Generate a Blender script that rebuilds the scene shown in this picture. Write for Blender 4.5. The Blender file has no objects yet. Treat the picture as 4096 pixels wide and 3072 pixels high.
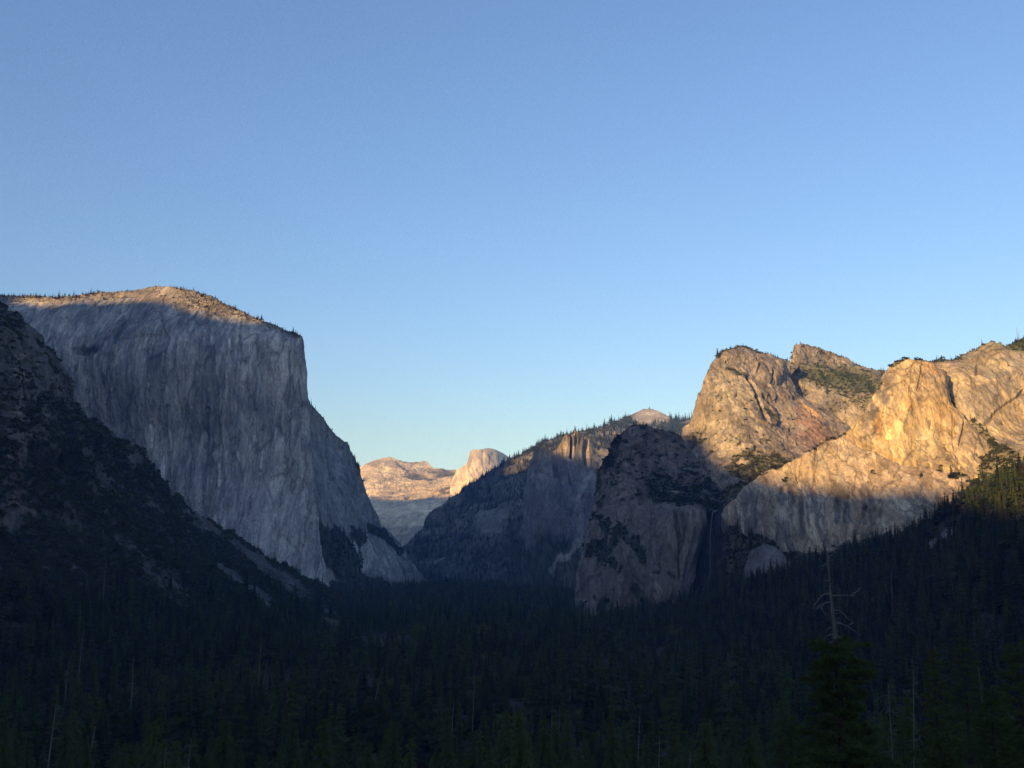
import bpy, math, random
import numpy as np
from mathutils import Vector, Matrix

# ------------------------------------------------------------------ camera, sky, sun, exposure
SC = bpy.context.scene
F_PX, W_PX, H_PX = 4250.0, 4096.0, 3072.0
PITCH = math.radians(9.13)
cam_d = bpy.data.cameras.new("camera")
cam = bpy.data.objects.new("camera", cam_d)
SC.collection.objects.link(cam)
cam_d.sensor_width = 36.0
cam_d.lens = 36.0 * F_PX / W_PX
cam_d.clip_start = 0.5
cam_d.clip_end = 120000.0
cam.location = (0, 0, 0)
cam.rotation_euler = (math.radians(90) + PITCH, 0, 0)
SC.camera = cam

SUN_AZ, SUN_EL = math.radians(36.0), math.radians(10.3)       # sun stands behind the camera, to the left
SUN_DIR = Vector((-math.sin(SUN_AZ) * math.cos(SUN_EL), -math.cos(SUN_AZ) * math.cos(SUN_EL), math.sin(SUN_EL)))
world = bpy.data.worlds.new("World")
SC.world = world
world.use_nodes = True
wn = world.node_tree
for nd in list(wn.nodes): wn.nodes.remove(nd)
sky = wn.nodes.new("ShaderNodeTexSky")
sky.sky_type = 'NISHITA'
sky.sun_disc = False
sky.sun_elevation = SUN_EL
sky.sun_rotation = math.atan2(SUN_DIR.x, SUN_DIR.y)
sky.altitude = 1300
sky.air_density = 1.0
sky.dust_density = 1.2
sky.ozone_density = 3.6
bg = wn.nodes.new("ShaderNodeBackground")
bg.inputs[1].default_value = 0.135
wo = wn.nodes.new("ShaderNodeOutputWorld")
tone = wn.nodes.new("ShaderNodeVectorMath"); tone.operation = 'MULTIPLY'     # evening air a little warmer than the model's
tone.inputs[1].default_value = (1.11, 0.97, 1.01)
wn.links.new(sky.outputs[0], tone.inputs[0]); wn.links.new(tone.outputs[0], bg.inputs[0]); wn.links.new(bg.outputs[0], wo.inputs[0])

sun_d = bpy.data.lights.new("sun", 'SUN')
sun_d.energy = 4.6
sun_d.angle = math.radians(0.55)
sun_d.color = (1.0, 0.73, 0.38)
sun = bpy.data.objects.new("sun", sun_d)
SC.collection.objects.link(sun)
sun.rotation_euler = SUN_DIR.to_track_quat('Z', 'Y').to_euler()

vs = SC.view_settings
vs.view_transform = 'Standard'; vs.look = 'None'; vs.gamma = 1.0; vs.use_curve_mapping = False
vs.exposure = 0.9
HAZE_DENSITY = 4.0e-5
HAZE_COLOR = (0.23, 0.47, 1.0)
cy = SC.cycles
cy.use_denoising = True
cy.max_bounces = 4; cy.diffuse_bounces = 2; cy.glossy_bounces = 1
cy.transmission_bounces = 2; cy.volume_bounces = 0; cy.transparent_max_bounces = 8
cy.use_adaptive_sampling = False
cy.denoising_prefilter = 'NONE'

rng = np.random.default_rng(11)
R = random.Random(5)

# ------------------------------------------------------------------ helpers
def px2w(u, v, D):
    """a point seen at photograph position (u, v) at forward distance D (metres)"""
    u = np.asarray(u, float); v = np.asarray(v, float); D = np.asarray(D, float)
    a = (u - W_PX / 2) / F_PX; b = (H_PX / 2 - v) / F_PX
    dx = a; dy = math.cos(PITCH) - b * math.sin(PITCH); dz = math.sin(PITCH) + b * math.cos(PITCH)
    k = D / dy
    return np.stack([dx * k, D + 0 * k, dz * k], -1)
def w2px(P):
    x, y, z = P[..., 0], P[..., 1], P[..., 2]
    fy = y * math.cos(PITCH) + z * math.sin(PITCH)
    fz = -y * math.sin(PITCH) + z * math.cos(PITCH)
    return W_PX / 2 + F_PX * x / fy, H_PX / 2 - F_PX * fz / fy

_perm = np.random.default_rng(3).permutation(512)
_perm = np.concatenate([_perm, _perm, _perm])
_grad = np.random.default_rng(4).normal(size=(512, 3)); _grad /= np.linalg.norm(_grad, axis=1)[:, None]
def noise3(x, y, z):
    xi = np.floor(x).astype(np.int64); yi = np.floor(y).astype(np.int64); zi = np.floor(z).astype(np.int64)
    xf = x - xi; yf = y - yi; zf = z - zi
    xi &= 511; yi &= 511; zi &= 511
    sx = xf * xf * xf * (xf * (xf * 6 - 15) + 10); sy = yf * yf * yf * (yf * (yf * 6 - 15) + 10); sz = zf * zf * zf * (zf * (zf * 6 - 15) + 10)
    out = 0
    for i in (0, 1):
        wx = sx if i else 1 - sx; pi = _perm[xi + i]
        for j in (0, 1):
            wy = sy if j else 1 - sy; pj = _perm[pi + yi + j]
            for k in (0, 1):
                wz = sz if k else 1 - sz
                g = _grad[_perm[pj + zi + k] & 511]
                out = out + wx * wy * wz * (g[..., 0] * (xf - i) + g[..., 1] * (yf - j) + g[..., 2] * (zf - k))
    return out * 1.5
def fbm(P, L, octv=4, zs=1.0, seed=0, gain=0.5):
    x = P[..., 0] / L + seed * 17.3; y = P[..., 1] / L + seed * 5.1; z = P[..., 2] / (L * zs) + seed * 9.7
    t, a = 0, 1.0
    for o in range(octv):
        t = t + a * noise3(x, y, z); a *= gain
        x = x * 2.03 + 3.1; y = y * 2.03 + 1.7; z = z * 2.03 + 7.9
    return t
def ridged(P, L, octv=4, zs=1.0, seed=0, gain=0.5):
    x = P[..., 0] / L + seed * 11.3; y = P[..., 1] / L + seed * 3.1; z = P[..., 2] / (L * zs) + seed * 6.7
    t, a = 0, 1.0
    for o in range(octv):
        t = t + a * (1 - 2 * np.abs(noise3(x, y, z))); a *= gain
        x = x * 2.07 + 3.1; y = y * 2.07 + 1.7; z = z * 2.07 + 7.9
    return t
def facets(P, L, zs=1.0, seed=0, tilt=1.0):
    """piecewise planar relief: cells of broken rock, each with its own height and tilt; about -1..1"""
    w = fbm(P, L * 0.8, 3, zs, seed + 40)
    Q = np.stack([P[..., 0] / L + 0.16 * w + seed * 7.1, P[..., 1] / L - 0.16 * w + seed * 3.3, P[..., 2] / (L * zs) + 0.2 * w + seed * 1.9], -1)
    c0 = np.floor(Q).astype(np.int64)
    best = np.full(P.shape[:-1], 1e9); val = np.zeros(P.shape[:-1])
    for i in (-1, 0, 1):
        for j in (-1, 0, 1):
            for k in (-1, 0, 1):
                c = c0 + np.array((i, j, k))
                h = _perm[(_perm[(_perm[c[..., 0] & 511] + c[..., 1]) & 511] + c[..., 2]) & 511]
                g = _grad[h]
                d = Q - (c + 0.5 + 0.48 * _grad[(h * 7 + 13) & 511])
                r = np.sum(d * d, -1)
                v = (h / 255.5 - 1) * 0.7 + tilt * (d[..., 0] * g[..., 0] + d[..., 1] * g[..., 1] + 0.3 * d[..., 2] * g[..., 2])
                m = r < best
                best = np.where(m, r, best); val = np.where(m, v, val)
    return val
YS = np.array((1.0, 0.2, 1.0))     # streaks and joints run down the walls whatever their slope
def sstep(a, b, x):
    t = np.clip((x - a) / (b - a), 0, 1)
    return t * t * (3 - 2 * t)
def resample(pl, n):
    pl = np.array(pl, float)
    d = np.concatenate([[0], np.cumsum(np.hypot(*np.diff(pl, axis=0).T))])
    t = np.linspace(0, d[-1], n)
    return np.stack([np.interp(t, d, pl[:, 0]), np.interp(t, d, pl[:, 1])], -1)
def tps(ctrl):
    c = np.array(ctrl, float); X = c[:, :2] / 1000; y = c[:, 2]
    r = np.linalg.norm(X[:, None] - X[None], axis=2)
    K = np.where(r > 0, r * r * np.log(r + 1e-12), 0) + np.eye(len(c)) * 2e-3
    A = np.zeros((len(c) + 3, len(c) + 3)); A[:len(c), :len(c)] = K
    A[:len(c), len(c)] = 1; A[:len(c), len(c) + 1:] = X; A[len(c), :len(c)] = 1; A[len(c) + 1:, :len(c)] = X.T
    w = np.linalg.solve(A, np.concatenate([y, [0, 0, 0]]))
    def f(U, V):
        o = w[len(c)] + w[len(c) + 1] * U / 1000 + w[len(c) + 2] * V / 1000
        for i in range(len(c)):
            rr = np.hypot(U / 1000 - X[i, 0], V / 1000 - X[i, 1])
            o = o + w[i] * rr * rr * np.log(rr + 1e-12)
        return o
    return f
def line_mask(U, V, pl, w):
    """soft 0..1 mask round a polyline in photograph units"""
    best = np.full(U.shape, 1e9)
    for (a, b) in zip(pl[:-1], pl[1:]):
        ax, ay = a; bx, by = b
        L2 = (bx - ax) ** 2 + (by - ay) ** 2 + 1e-9
        t = np.clip(((U - ax) * (bx - ax) + (V - ay) * (by - ay)) / L2, 0, 1)
        best = np.minimum(best, np.hypot(U - ax - t * (bx - ax), V - ay - t * (by - ay)))
    return 1 - sstep(w * 0.4, w, best)
def blob(U, V, cu, cv, ru, rv, ang=0, soft=0.45):
    c, s = math.cos(math.radians(ang)), math.sin(math.radians(ang))
    x = (U - cu) * c + (V - cv) * s; y = -(U - cu) * s + (V - cv) * c
    return 1 - sstep(1 - soft, 1 + soft, np.hypot(x / ru, y / rv))
def mix(c, col, m):
    return c * (1 - m[..., None]) + np.array(col) * m[..., None]

def mesh_np(name, V, faces, mat, col=None, smooth=False, parent=None):
    """faces: (n, k) int array, one k for all"""
    me = bpy.data.meshes.new(name)
    V = np.ascontiguousarray(V.reshape(-1, 3), dtype=np.float32)
    faces = np.ascontiguousarray(faces, dtype=np.int32)
    n, k = faces.shape
    me.vertices.add(len(V)); me.vertices.foreach_set("co", V.ravel())
    me.loops.add(n * k); me.loops.foreach_set("vertex_index", faces.ravel())
    me.polygons.add(n)
    me.polygons.foreach_set("loop_start", np.arange(0, n * k, k, dtype=np.int32))
    me.update(calc_edges=True)
    if smooth: me.polygons.foreach_set("use_smooth", np.ones(n, dtype=bool))
    if col is not None:
        at = me.color_attributes.new("Col", 'FLOAT_COLOR', 'POINT')
        c = np.ones((len(V), 4), np.float32); c[:, :3] = col.reshape(-1, 3)
        at.data.foreach_set("color", c.ravel())
    me.materials.append(mat)
    ob = bpy.data.objects.new(name, me)
    SC.collection.objects.link(ob)
    if parent is not None: ob.parent = parent
    return ob
def tag(o, label, cat, group=None, kind=None):
    o["label"] = label; o["category"] = cat
    if group: o["group"] = group
    if kind: o["kind"] = kind
    return o
def empty(name, loc):
    o = bpy.data.objects.new(name, None); SC.collection.objects.link(o)
    o.location = loc; o.empty_display_size = 0.5
    return o

# ------------------------------------------------------------------ materials
def new_mat(name):
    m = bpy.data.materials.new(name); m.use_nodes = True
    nt = m.node_tree; b = nt.nodes["Principled BSDF"]
    b.inputs["Roughness"].default_value = 0.95
    b.inputs["Specular IOR Level"].default_value = 0.1
    return m, nt, b
def N(nt, t, **kw):
    n = nt.nodes.new(t)
    for k, v in kw.items(): setattr(n, k, v)
    return n
def rock_material(name, L, zs=7.0, streak=0.45, grain=0.35, bump=1.0, crack=0.5):
    """vertex albedo x vertical streaks x mottling, with bump; L is the streak width in metres"""
    m, nt, b = new_mat(name); lk = nt.links.new
    at = N(nt, "ShaderNodeVertexColor"); at.layer_name = "Col"
    tc = N(nt, "ShaderNodeNewGeometry")
    def noise(scale_xy, scale_z, detail, rough=0.6, dist=0.0, ys=1.0):
        mp = N(nt, "ShaderNodeMapping"); mp.inputs["Scale"].default_value = (scale_xy, scale_xy * ys, scale_z)
        lk(tc.outputs["Position"], mp.inputs["Vector"])
        n = N(nt, "ShaderNodeTexNoise"); n.inputs["Scale"].default_value = 1.0
        n.inputs["Detail"].default_value = detail; n.inputs["Roughness"].default_value = rough
        n.inputs["Distortion"].default_value = dist
        lk(mp.outputs[0], n.inputs["Vector"]); return n.outputs["Fac"]
    def rng_map(x, lo, hi, a, c):
        r = N(nt, "ShaderNodeMapRange"); r.inputs[1].default_value = lo; r.inputs[2].default_value = hi
        r.inputs[3].default_value = a; r.inputs[4].default_value = c
        lk(x, r.inputs[0]); return r.outputs[0]
    def math_(op, x, y):
        r = N(nt, "ShaderNodeMath", operation=op)
        for i, q in enumerate((x, y)):
            if isinstance(q, (int, float)): r.inputs[i].default_value = q
            else: lk(q, r.inputs[i])
        return r.outputs[0]
    s1 = noise(1 / (L * 0.5), 1 / (L * 0.5 * zs * 1.6), 6, 0.66, 0.12, 0.2 if zs > 3.5 else 1.0)
    s2 = noise(1 / (L * 1.9), 1 / (L * 1.9 * zs * 0.7), 5, 0.6, 0.25, 0.2 if zs > 3.5 else 1.0)
    g1 = noise(1 / (L * 0.42), 1 / (L * 0.3 * max(1.7, zs * 0.5)), 8, 0.75, 0.1, 0.4 if zs > 3.5 else 1.0)
    g2 = noise(1 / (L * 3.0), 1 / (L * 4.0), 4, 0.6, 0.4)
    # thin dark cracks where a distorted noise crosses its middle
    def joints(wx, wz):
        mp = N(nt, "ShaderNodeMapping"); mp.inputs["Scale"].default_value = (1 / wx, (0.25 if zs > 3.5 else 1.0) / wx, 1 / wz)
        wob = N(nt, "ShaderNodeTexNoise"); wob.inputs["Scale"].default_value = 0.7 / wx; wob.inputs["Detail"].default_value = 4
        lk(tc.outputs["Position"], wob.inputs["Vector"])
        ad = N(nt, "ShaderNodeVectorMath", operation='MULTIPLY_ADD'); ad.inputs[1].default_value = (wx * 1.1, wx * 1.1, wx * 1.6)
        lk(wob.outputs["Color"], ad.inputs[0]); lk(tc.outputs["Position"], ad.inputs[2]); lk(ad.outputs[0], mp.inputs["Vector"])
        v1 = N(nt, "ShaderNodeTexVoronoi", feature='DISTANCE_TO_EDGE'); v1.inputs["Scale"].default_value = 1.0
        v2 = N(nt, "ShaderNodeTexVoronoi", feature='F1'); v2.inputs["Scale"].default_value = 1.0
        lk(mp.outputs[0], v1.inputs["Vector"]); lk(mp.outputs[0], v2.inputs["Vector"])
        sx_ = N(nt, "ShaderNodeSeparateXYZ"); lk(v2.outputs["Color"], sx_.inputs[0])
        return v1.outputs["Distance"], sx_.outputs[0]
    e1, id1 = joints(L * 2.0, L * 2.0 * zs * 1.5)
    e2, id2 = joints(L * 0.7, L * 0.7 * zs * 0.8)
    patchy = rng_map(g2, 0.42, 0.6, 0.0, 1.0)
    ckm = math_('MULTIPLY', rng_map(e1, 0.0, 0.045, 1 - crack, 1.0), rng_map(math_('ADD', e2, math_('MULTIPLY', patchy, 0.2)), 0.0, 0.06, 1 - crack * 0.7, 1.0))
    cell = math_('MULTIPLY', rng_map(id1, 0, 1, 0.80, 1.20), rng_map(id2, 0, 1, 0.88, 1.12))
    f = math_('MULTIPLY', rng_map(s1, 0.3, 0.7, 1 - streak, 1 + streak), rng_map(s2, 0.3, 0.7, 1 - streak * 0.6, 1 + streak * 0.6))
    f = math_('MULTIPLY', f, rng_map(g1, 0.3, 0.7, 1 - grain, 1 + grain))
    f = math_('MULTIPLY', f, rng_map(g2, 0.3, 0.7, 0.82, 1.18))
    f = math_('MULTIPLY', math_('MULTIPLY', f, ckm), cell)
    mx = N(nt, "ShaderNodeVectorMath", operation='SCALE')
    lk(at.outputs["Color"], mx.inputs[0]); lk(f, mx.inputs["Scale"])
    lk(mx.outputs[0], b.inputs["Base Color"])
    hgt = math_('ADD', math_('MULTIPLY', s1, 0.8), math_('ADD', g1, math_('MULTIPLY', ckm, 0.3)))
    bp = N(nt, "ShaderNodeBump"); bp.inputs["Strength"].default_value = 1.0; bp.inputs["Distance"].default_value = L * 0.075 * bump
    lk(hgt, bp.inputs["Height"]); lk(bp.outputs[0], b.inputs["Normal"])
    return m
def vcol_material(name, rough=0.95, objrand=False, base=(0.03, 0.04, 0.02)):
    m, nt, b = new_mat(name)
    if objrand:
        oi = N(nt, "ShaderNodeObjectInfo")
        cr = N(nt, "ShaderNodeValToRGB")
        e = cr.color_ramp.elements
        e[0].position = 0.0; e[0].color = (0.072, 0.092, 0.030, 1)
        e[1].position = 1.0; e[1].color = (0.108, 0.122, 0.040, 1)
        x = cr.color_ramp.elements.new(0.5); x.color = (0.092, 0.110, 0.036, 1)
        nt.links.new(oi.outputs["Random"], cr.inputs[0]); nt.links.new(cr.outputs[0], b.inputs["Base Color"])
    else:
        at = N(nt, "ShaderNodeVertexColor"); at.layer_name = "Col"
        nt.links.new(at.outputs["Color"], b.inputs["Base Color"])
    return m
def leafy(m, base_socket_node, share=0.45):
    nt = m.node_tree; b = nt.nodes["Principled BSDF"]; out = nt.nodes["Material Output"]
    tr = N(nt, "ShaderNodeBsdfTranslucent"); mx = N(nt, "ShaderNodeMixShader"); mx.inputs[0].default_value = share
    nt.links.new(b.inputs["Base Color"].links[0].from_socket, tr.inputs[0])
    nt.links.new(b.outputs[0], mx.inputs[1]); nt.links.new(tr.outputs[0], mx.inputs[2]); nt.links.new(mx.outputs[0], out.inputs["Surface"])
def wood_material(name, c1, c2, sc=3.0):
    m, nt, b = new_mat(name); lk = nt.links.new
    g = N(nt, "ShaderNodeNewGeometry"); mp = N(nt, "ShaderNodeMapping"); mp.inputs["Scale"].default_value = (sc, sc, sc * 0.15)
    n = N(nt, "ShaderNodeTexNoise"); n.inputs["Detail"].default_value = 5
    cr = N(nt, "ShaderNodeValToRGB"); cr.color_ramp.elements[0].position = 0.35; cr.color_ramp.elements[1].position = 0.65
    cr.color_ramp.elements[0].color = (*c1, 1); cr.color_ramp.elements[1].color = (*c2, 1)
    lk(g.outputs["Position"], mp.inputs[0]); lk(mp.outputs[0], n.inputs["Vector"]); lk(n.outputs["Fac"], cr.inputs[0]); lk(cr.outputs[0], b.inputs["Base Color"])
    return m
M_elcap = rock_material("weathered_granite", 24, 5, 0.26, 0.40, 1.0, 0.5)
M_mid = rock_material("mottled_granite", 20, 4.0, 0.28, 0.48, 1.0, 0.35)
M_tower = rock_material("golden_granite", 13, 5, 0.32, 0.38, 1.0, 0.5)
M_far = rock_material("far_granite", 90, 4, 0.22, 0.25, 0.9, 0.2)
M_ridge = rock_material("forest_floor_rock", 45, 2, 0.2, 0.4, 0.8, 0.15)
M_talus = rock_material("talus_and_scrub", 14, 1.4, 0.25, 0.5, 1.0, 0.2)
M_soil = rock_material("forest_soil", 8, 1.0, 0.2, 0.4, 0.6, 0.0)
M_forest = vcol_material("conifer_needles")
M_shrub = vcol_material("shrub_leaves")
M_needle = vcol_material("pine_needles", objrand=True)
for m_ in (M_forest, M_shrub, M_needle): leafy(m_, None)
M_bark = wood_material("bark", (0.035, 0.024, 0.018), (0.09, 0.065, 0.05))
M_dead = wood_material("bare_dead_wood", (0.095, 0.085, 0.076), (0.22, 0.20, 0.18))
M_limb = wood_material("grey_dead_limbs", (0.14, 0.125, 0.112), (0.30, 0.275, 0.25))
M_pinebark = wood_material("weathered_pine_trunk", (0.085, 0.072, 0.063), (0.22, 0.19, 0.165), 1.6)

# ------------------------------------------------------------------ terrain builder
FORMS = {}
def landform(name, label, cat, top, left, right, bottom, ctrl, n, m, mat, disp, paint, skirts=("top",),
             rough=3.0, rough_len=60.0, back=(25, 120, 400, 1000), drop=(2, 25, 150, 500), seed=1):
    """A rock body: its visible side is a net stretched between four edges, at its own distances, pushed in and
    out along its normals by rock relief; the skirts carry the top and the flanks on backwards as solid ground."""
    T = resample(top, n); B = resample(bottom, n); Lf = resample(left, m); Rt = resample(right, m)
    s = np.linspace(0, 1, n)[None, :, None]; t = np.linspace(0, 1, m)[:, None, None]
    G = (1 - t) * T[None] + t * B[None] + (1 - s) * Lf[:, None] + s * Rt[:, None] \
        - ((1 - s) * (1 - t) * T[0] + s * (1 - t) * T[-1] + (1 - s) * t * B[0] + s * t * B[-1])
    U, V = G[..., 0], G[..., 1]
    # uneven edges
    q = np.stack([U / rough_len, V / rough_len, np.full_like(U, seed * 3.7)], -1)
    fall = np.exp(-t[..., 0] * m / 14.0)
    V = V - rough * fall * (np.abs(fbm(q, 1.0, 5, 1, seed)) * 2.2 - 0.6)
    for side, sv in (("left", s[..., 0]), ("right", 1 - s[..., 0])):
        if side in skirts:
            U = U + rough * 1.1 * np.exp(-sv * n / 14.0) * fbm(q, 1.0, 5, 1, seed + 2) * 1.6
    D = tps(ctrl)(U, V)
    P = px2w(U, V, D)
    def normals(P):
        a = np.gradient(P, axis=1); b = np.gradient(P, axis=0)
        nn = np.cross(b, a); nn /= np.linalg.norm(nn, axis=2)[..., None] + 1e-9
        flip = np.sum(nn * P, axis=2) > 0
        nn[flip] *= -1
        return nn
    nn = normals(P)
    dd = disp(P, U, V, nn)
    edge = np.minimum.reduce([np.clip((np.arange(m)[:, None] + 4) / 26, 0, 1) + 0 * U] +
        ([np.clip((np.arange(n)[None] + 3) / 22, 0, 1) + 0 * U] if "left" in skirts else []) + ([np.clip((n + 2 - np.arange(n)[None]) / 22, 0, 1) + 0 * U] if "right" in skirts else []))
    P = P + nn * ((dd - dd.mean()) * (0.25 + 0.75 * edge))[..., None]
    nn = normals(P)
    col, veg = paint(P, U, V, nn)
    form = dict(P=P, U=U, V=V, N=nn, veg=veg)
    FORMS[name] = form
    # skirts
    Vv = [P.reshape(-1, 3)]; Cc = [np.broadcast_to(col, P.shape).reshape(-1, 3)]; Ff = []
    idx = np.arange(n * m).reshape(m, n)
    Ff.append(np.stack([idx[:-1, :-1], idx[1:, :-1], idx[1:, 1:], idx[:-1, 1:]], -1).reshape(-1, 4))
    base = n * m
    ring = []
    if "left" in skirts: ring += list(idx[::-1, 0])
    ring += list(idx[0, :]) if not ring else list(idx[0, 1:])
    if "right" in skirts: ring += list(idx[1:, -1])
    ring = np.array(ring)
    p0 = P.reshape(-1, 3)[ring]; c0 = Cc[0][ring]
    hd = p0[:, :2] / np.linalg.norm(p0[:, :2], axis=1)[:, None]
    prev = ring
    for d, dz in zip(back, drop):
        p = p0.copy(); dist = np.linalg.norm(p0[:, :2], axis=1)
        p[:, :2] += hd * d
        p[:, 2] = np.minimum(p0[:, 2], p0[:, 2] * (dist + d) / dist) - dz
        cur = base + np.arange(len(ring)); base += len(ring)
        Vv.append(p); Cc.append(c0)
        Ff.append(np.stack([prev[:-1], prev[1:], cur[1:], cur[:-1]], -1))
        prev = cur
    ob = mesh_np(name, np.concatenate(Vv), np.concatenate(Ff), mat, np.concatenate(Cc), smooth=False)
    tag(ob, label, cat, kind="structure")
    return form

GREY = np.array((0.30, 0.285, 0.27))
VEG = (0.040, 0.050, 0.026)

# ---- valley floor and the slope the camera stands on
FLOOR = -150.0
def ground_z(x, y):
    r = np.hypot(x, y)
    f = np.interp(y, [-6000, -1500, -300, -40, -4, 6, 50, 160, 300, 500, 700, 1000, 6000, 40000],
                  [900, 420, 90, 8, -1.7, -1.9, -16, -50, -88, -126, -143, FLOOR, -132, -120])
    return f
rr = np.concatenate([[0.0], np.geomspace(2, 20500, 150)]); th = np.linspace(0, 2 * np.pi, 240, endpoint=False)
gx = rr[:, None] * np.cos(th); gy = rr[:, None] * np.sin(th)
gP = np.stack([gx, gy, ground_z(gx, gy)], -1)
gP[..., 2] += fbm(gP * np.array([1, 1, 0]), 90, 4, 1, 3) * 5 * sstep(30, 200, rr)[:, None]
gi = np.arange(len(rr) * 240).reshape(len(rr), 240)
gf = np.stack([gi[:-1], np.roll(gi, -1, 1)[:-1], np.roll(gi, -1, 1)[1:], gi[1:]], -1).reshape(-1, 4)
gc = np.ones(gP.shape) * np.array((0.05, 0.042, 0.030))
g_ob = mesh_np("ground", gP, gf, M_soil, gc, smooth=True)
tag(g_ob, "dark forest floor of the shaded valley", "ground", kind="structure")

# ---- El Capitan-like wall: broad pale face on the left
def d_elcap(P, U, V, nn):
    r = ridged(P * YS, 190, 3, 5, 1, 0.45) * 12 + facets(P * np.array((1, 0.4, 1)), 120, 4, 1) * 11 + facets(P * np.array((1, 0.4, 1)), 48, 4, 2) * 5 + facets(P * np.array((1, 0.5, 1)), 20, 3, 3) * 2.6 + fbm(P, 420, 3, 1.6, 3) * 34 + fbm(P, 14, 3, 2, 5) * 1.2
    face = sstep(1200, 1330, V - 0.10 * (U - 600))
    k = face * 0.8 + 0.2
    r = r * k
    # overhanging roof and alcove on the upper left, curved arches in the middle
    r -= 26 * blob(U, V + fbm(P, 90, 3, 1, 9) * 14, 345, 1395, 52, 15, -10, 0.5)
    r -= 12 * line_mask(U, V, [(470, 1360), (560, 1352), (640, 1345)], 10)
    r -= 12 * line_mask(U, V, [(960, 1330), (968, 1420), (985, 1445)], 9)
    r -= 10 * line_mask(U, V, [(815, 1640), (812, 1790), (840, 1860)], 10)
    r -= 10 * line_mask(U, V, [(680, 1620), (668, 1760)], 8)
    r -= 11 * line_mask(U, V, [(1030, 1880), (1075, 1980), (1100, 2060)], 12)
    r -= 9 * line_mask(U, V, [(1130, 2150), (1200, 2230), (1240, 2310)], 12)
    return r
def c_elcap(P, U, V, nn):
    c = np.ones(P.shape) * np.array((0.235, 0.224, 0.203))
    w = fbm(P, 60, 4, 3, 21) * 60
    c = mix(c, (0.23, 0.225, 0.23), sstep(0.0, 0.35, fbm(P, 330, 5, 1.8, 22)) * 0.8)
    c = mix(c, (0.26, 0.25, 0.245), sstep(0.1, 0.35, fbm(P, 110, 5, 1.0, 26)) * 0.55)
    c = mix(c, (0.43, 0.405, 0.36), sstep(0.05, 0.4, fbm(P * np.array((1, 0.5, 1)), 180, 6, 2.4, 23, 0.58)) * 0.6)
    c = mix(c, (0.15, 0.15, 0.16), sstep(0.10, 0.26, fbm(P * np.array((1, 0.5, 1)), 60, 6, 4.0, 27, 0.6)) * 0.5)
    c = mix(c, (0.16, 0.16, 0.17), sstep(0.08, 0.24, fbm(P * np.array((1, 0.35, 1)), 20, 5, 6.0, 28, 0.6)) * 0.42)
    c = mix(c, (0.47, 0.43, 0.38), sstep(0.10, 0.26, fbm(P * np.array((1, 0.35, 1)), 18, 5, 6.0, 29, 0.6)) * 0.42)
    c = mix(c, (0.56, 0.50, 0.42), blob(U + w, V, 1130, 2050, 170, 330, -12) * 0.3)
    c = mix(c, (0.55, 0.50, 0.42), blob(U + w, V, 1090, 1480, 120, 170) * 0.3)
    c = mix(c, (0.22, 0.215, 0.22), blob(U + w, V, 560, 1560, 120, 130) * 0.5)
    c = mix(c, (0.20, 0.20, 0.21), blob(U + w, V, 1010, 1590, 80, 75) * 0.5)
    c = mix(c, (0.10, 0.10, 0.11), blob(U + w * 0.3, V + w * 0.2, 345, 1396, 50, 13, -10, 0.5) * 0.8)
    for (a, b, e, wd) in ((608, 1700, 1790, 4), (686, 1720, 1800, 5), (652, 1830, 1905, 5), (640, 1835, 1900, 4), (1037, 1790, 1890, 5), (858, 1850, 1930, 5), (915, 1350, 1370, 5)):
        c = mix(c, (0.72, 0.69, 0.65), line_mask(U, V, [(a, b), (a + 2, (b + e) / 2), (a - 1, e)], wd + 2) * 0.6)
    for (a, b, e, wd) in ((1030, 1335, 1430, 8), (815, 1580, 1850, 9), (905, 1560, 1700, 6), (960, 1330, 1450, 7), (750, 1240, 1330, 9), (830, 1230, 1400, 14), (1155, 1400, 1640, 6)):
        c = mix(c, (0.11, 0.11, 0.12), line_mask(U + w * 0.12, V, [(a, b), (a + 3, (b + e) / 2), (a - 2, e)], wd) * 0.55)
    # sandy sloping top with brush, darker rubble to its right
    capv = np.interp(U, [-300, 0, 160, 300, 500, 640, 760, 850, 950, 1220], [1205, 1205, 1215, 1196, 1190, 1205, 1225, 1250, 1262, 1370])
    top = 1 - sstep(-8, 14, V - capv + w * 0.2)
    c = mix(c, (0.29, 0.238, 0.17), top * 0.9)
    c = mix(c, (0.10, 0.09, 0.06), top * sstep(0.05, 0.4, fbm(P, 40, 4, 1, 24)) * sstep(690, 760, U + w) * 0.8)
    c = mix(c, (0.13, 0.12, 0.07), top * sstep(0.1, 0.4, fbm(P, 40, 4, 1, 25)) * (1 - sstep(300, 460, U)) * 0.7)
    veg = top * (sstep(700, 780, U) * 0.9 + 0.45 * (1 - sstep(380, 560, U)) + 0.06)
    return c, veg
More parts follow.
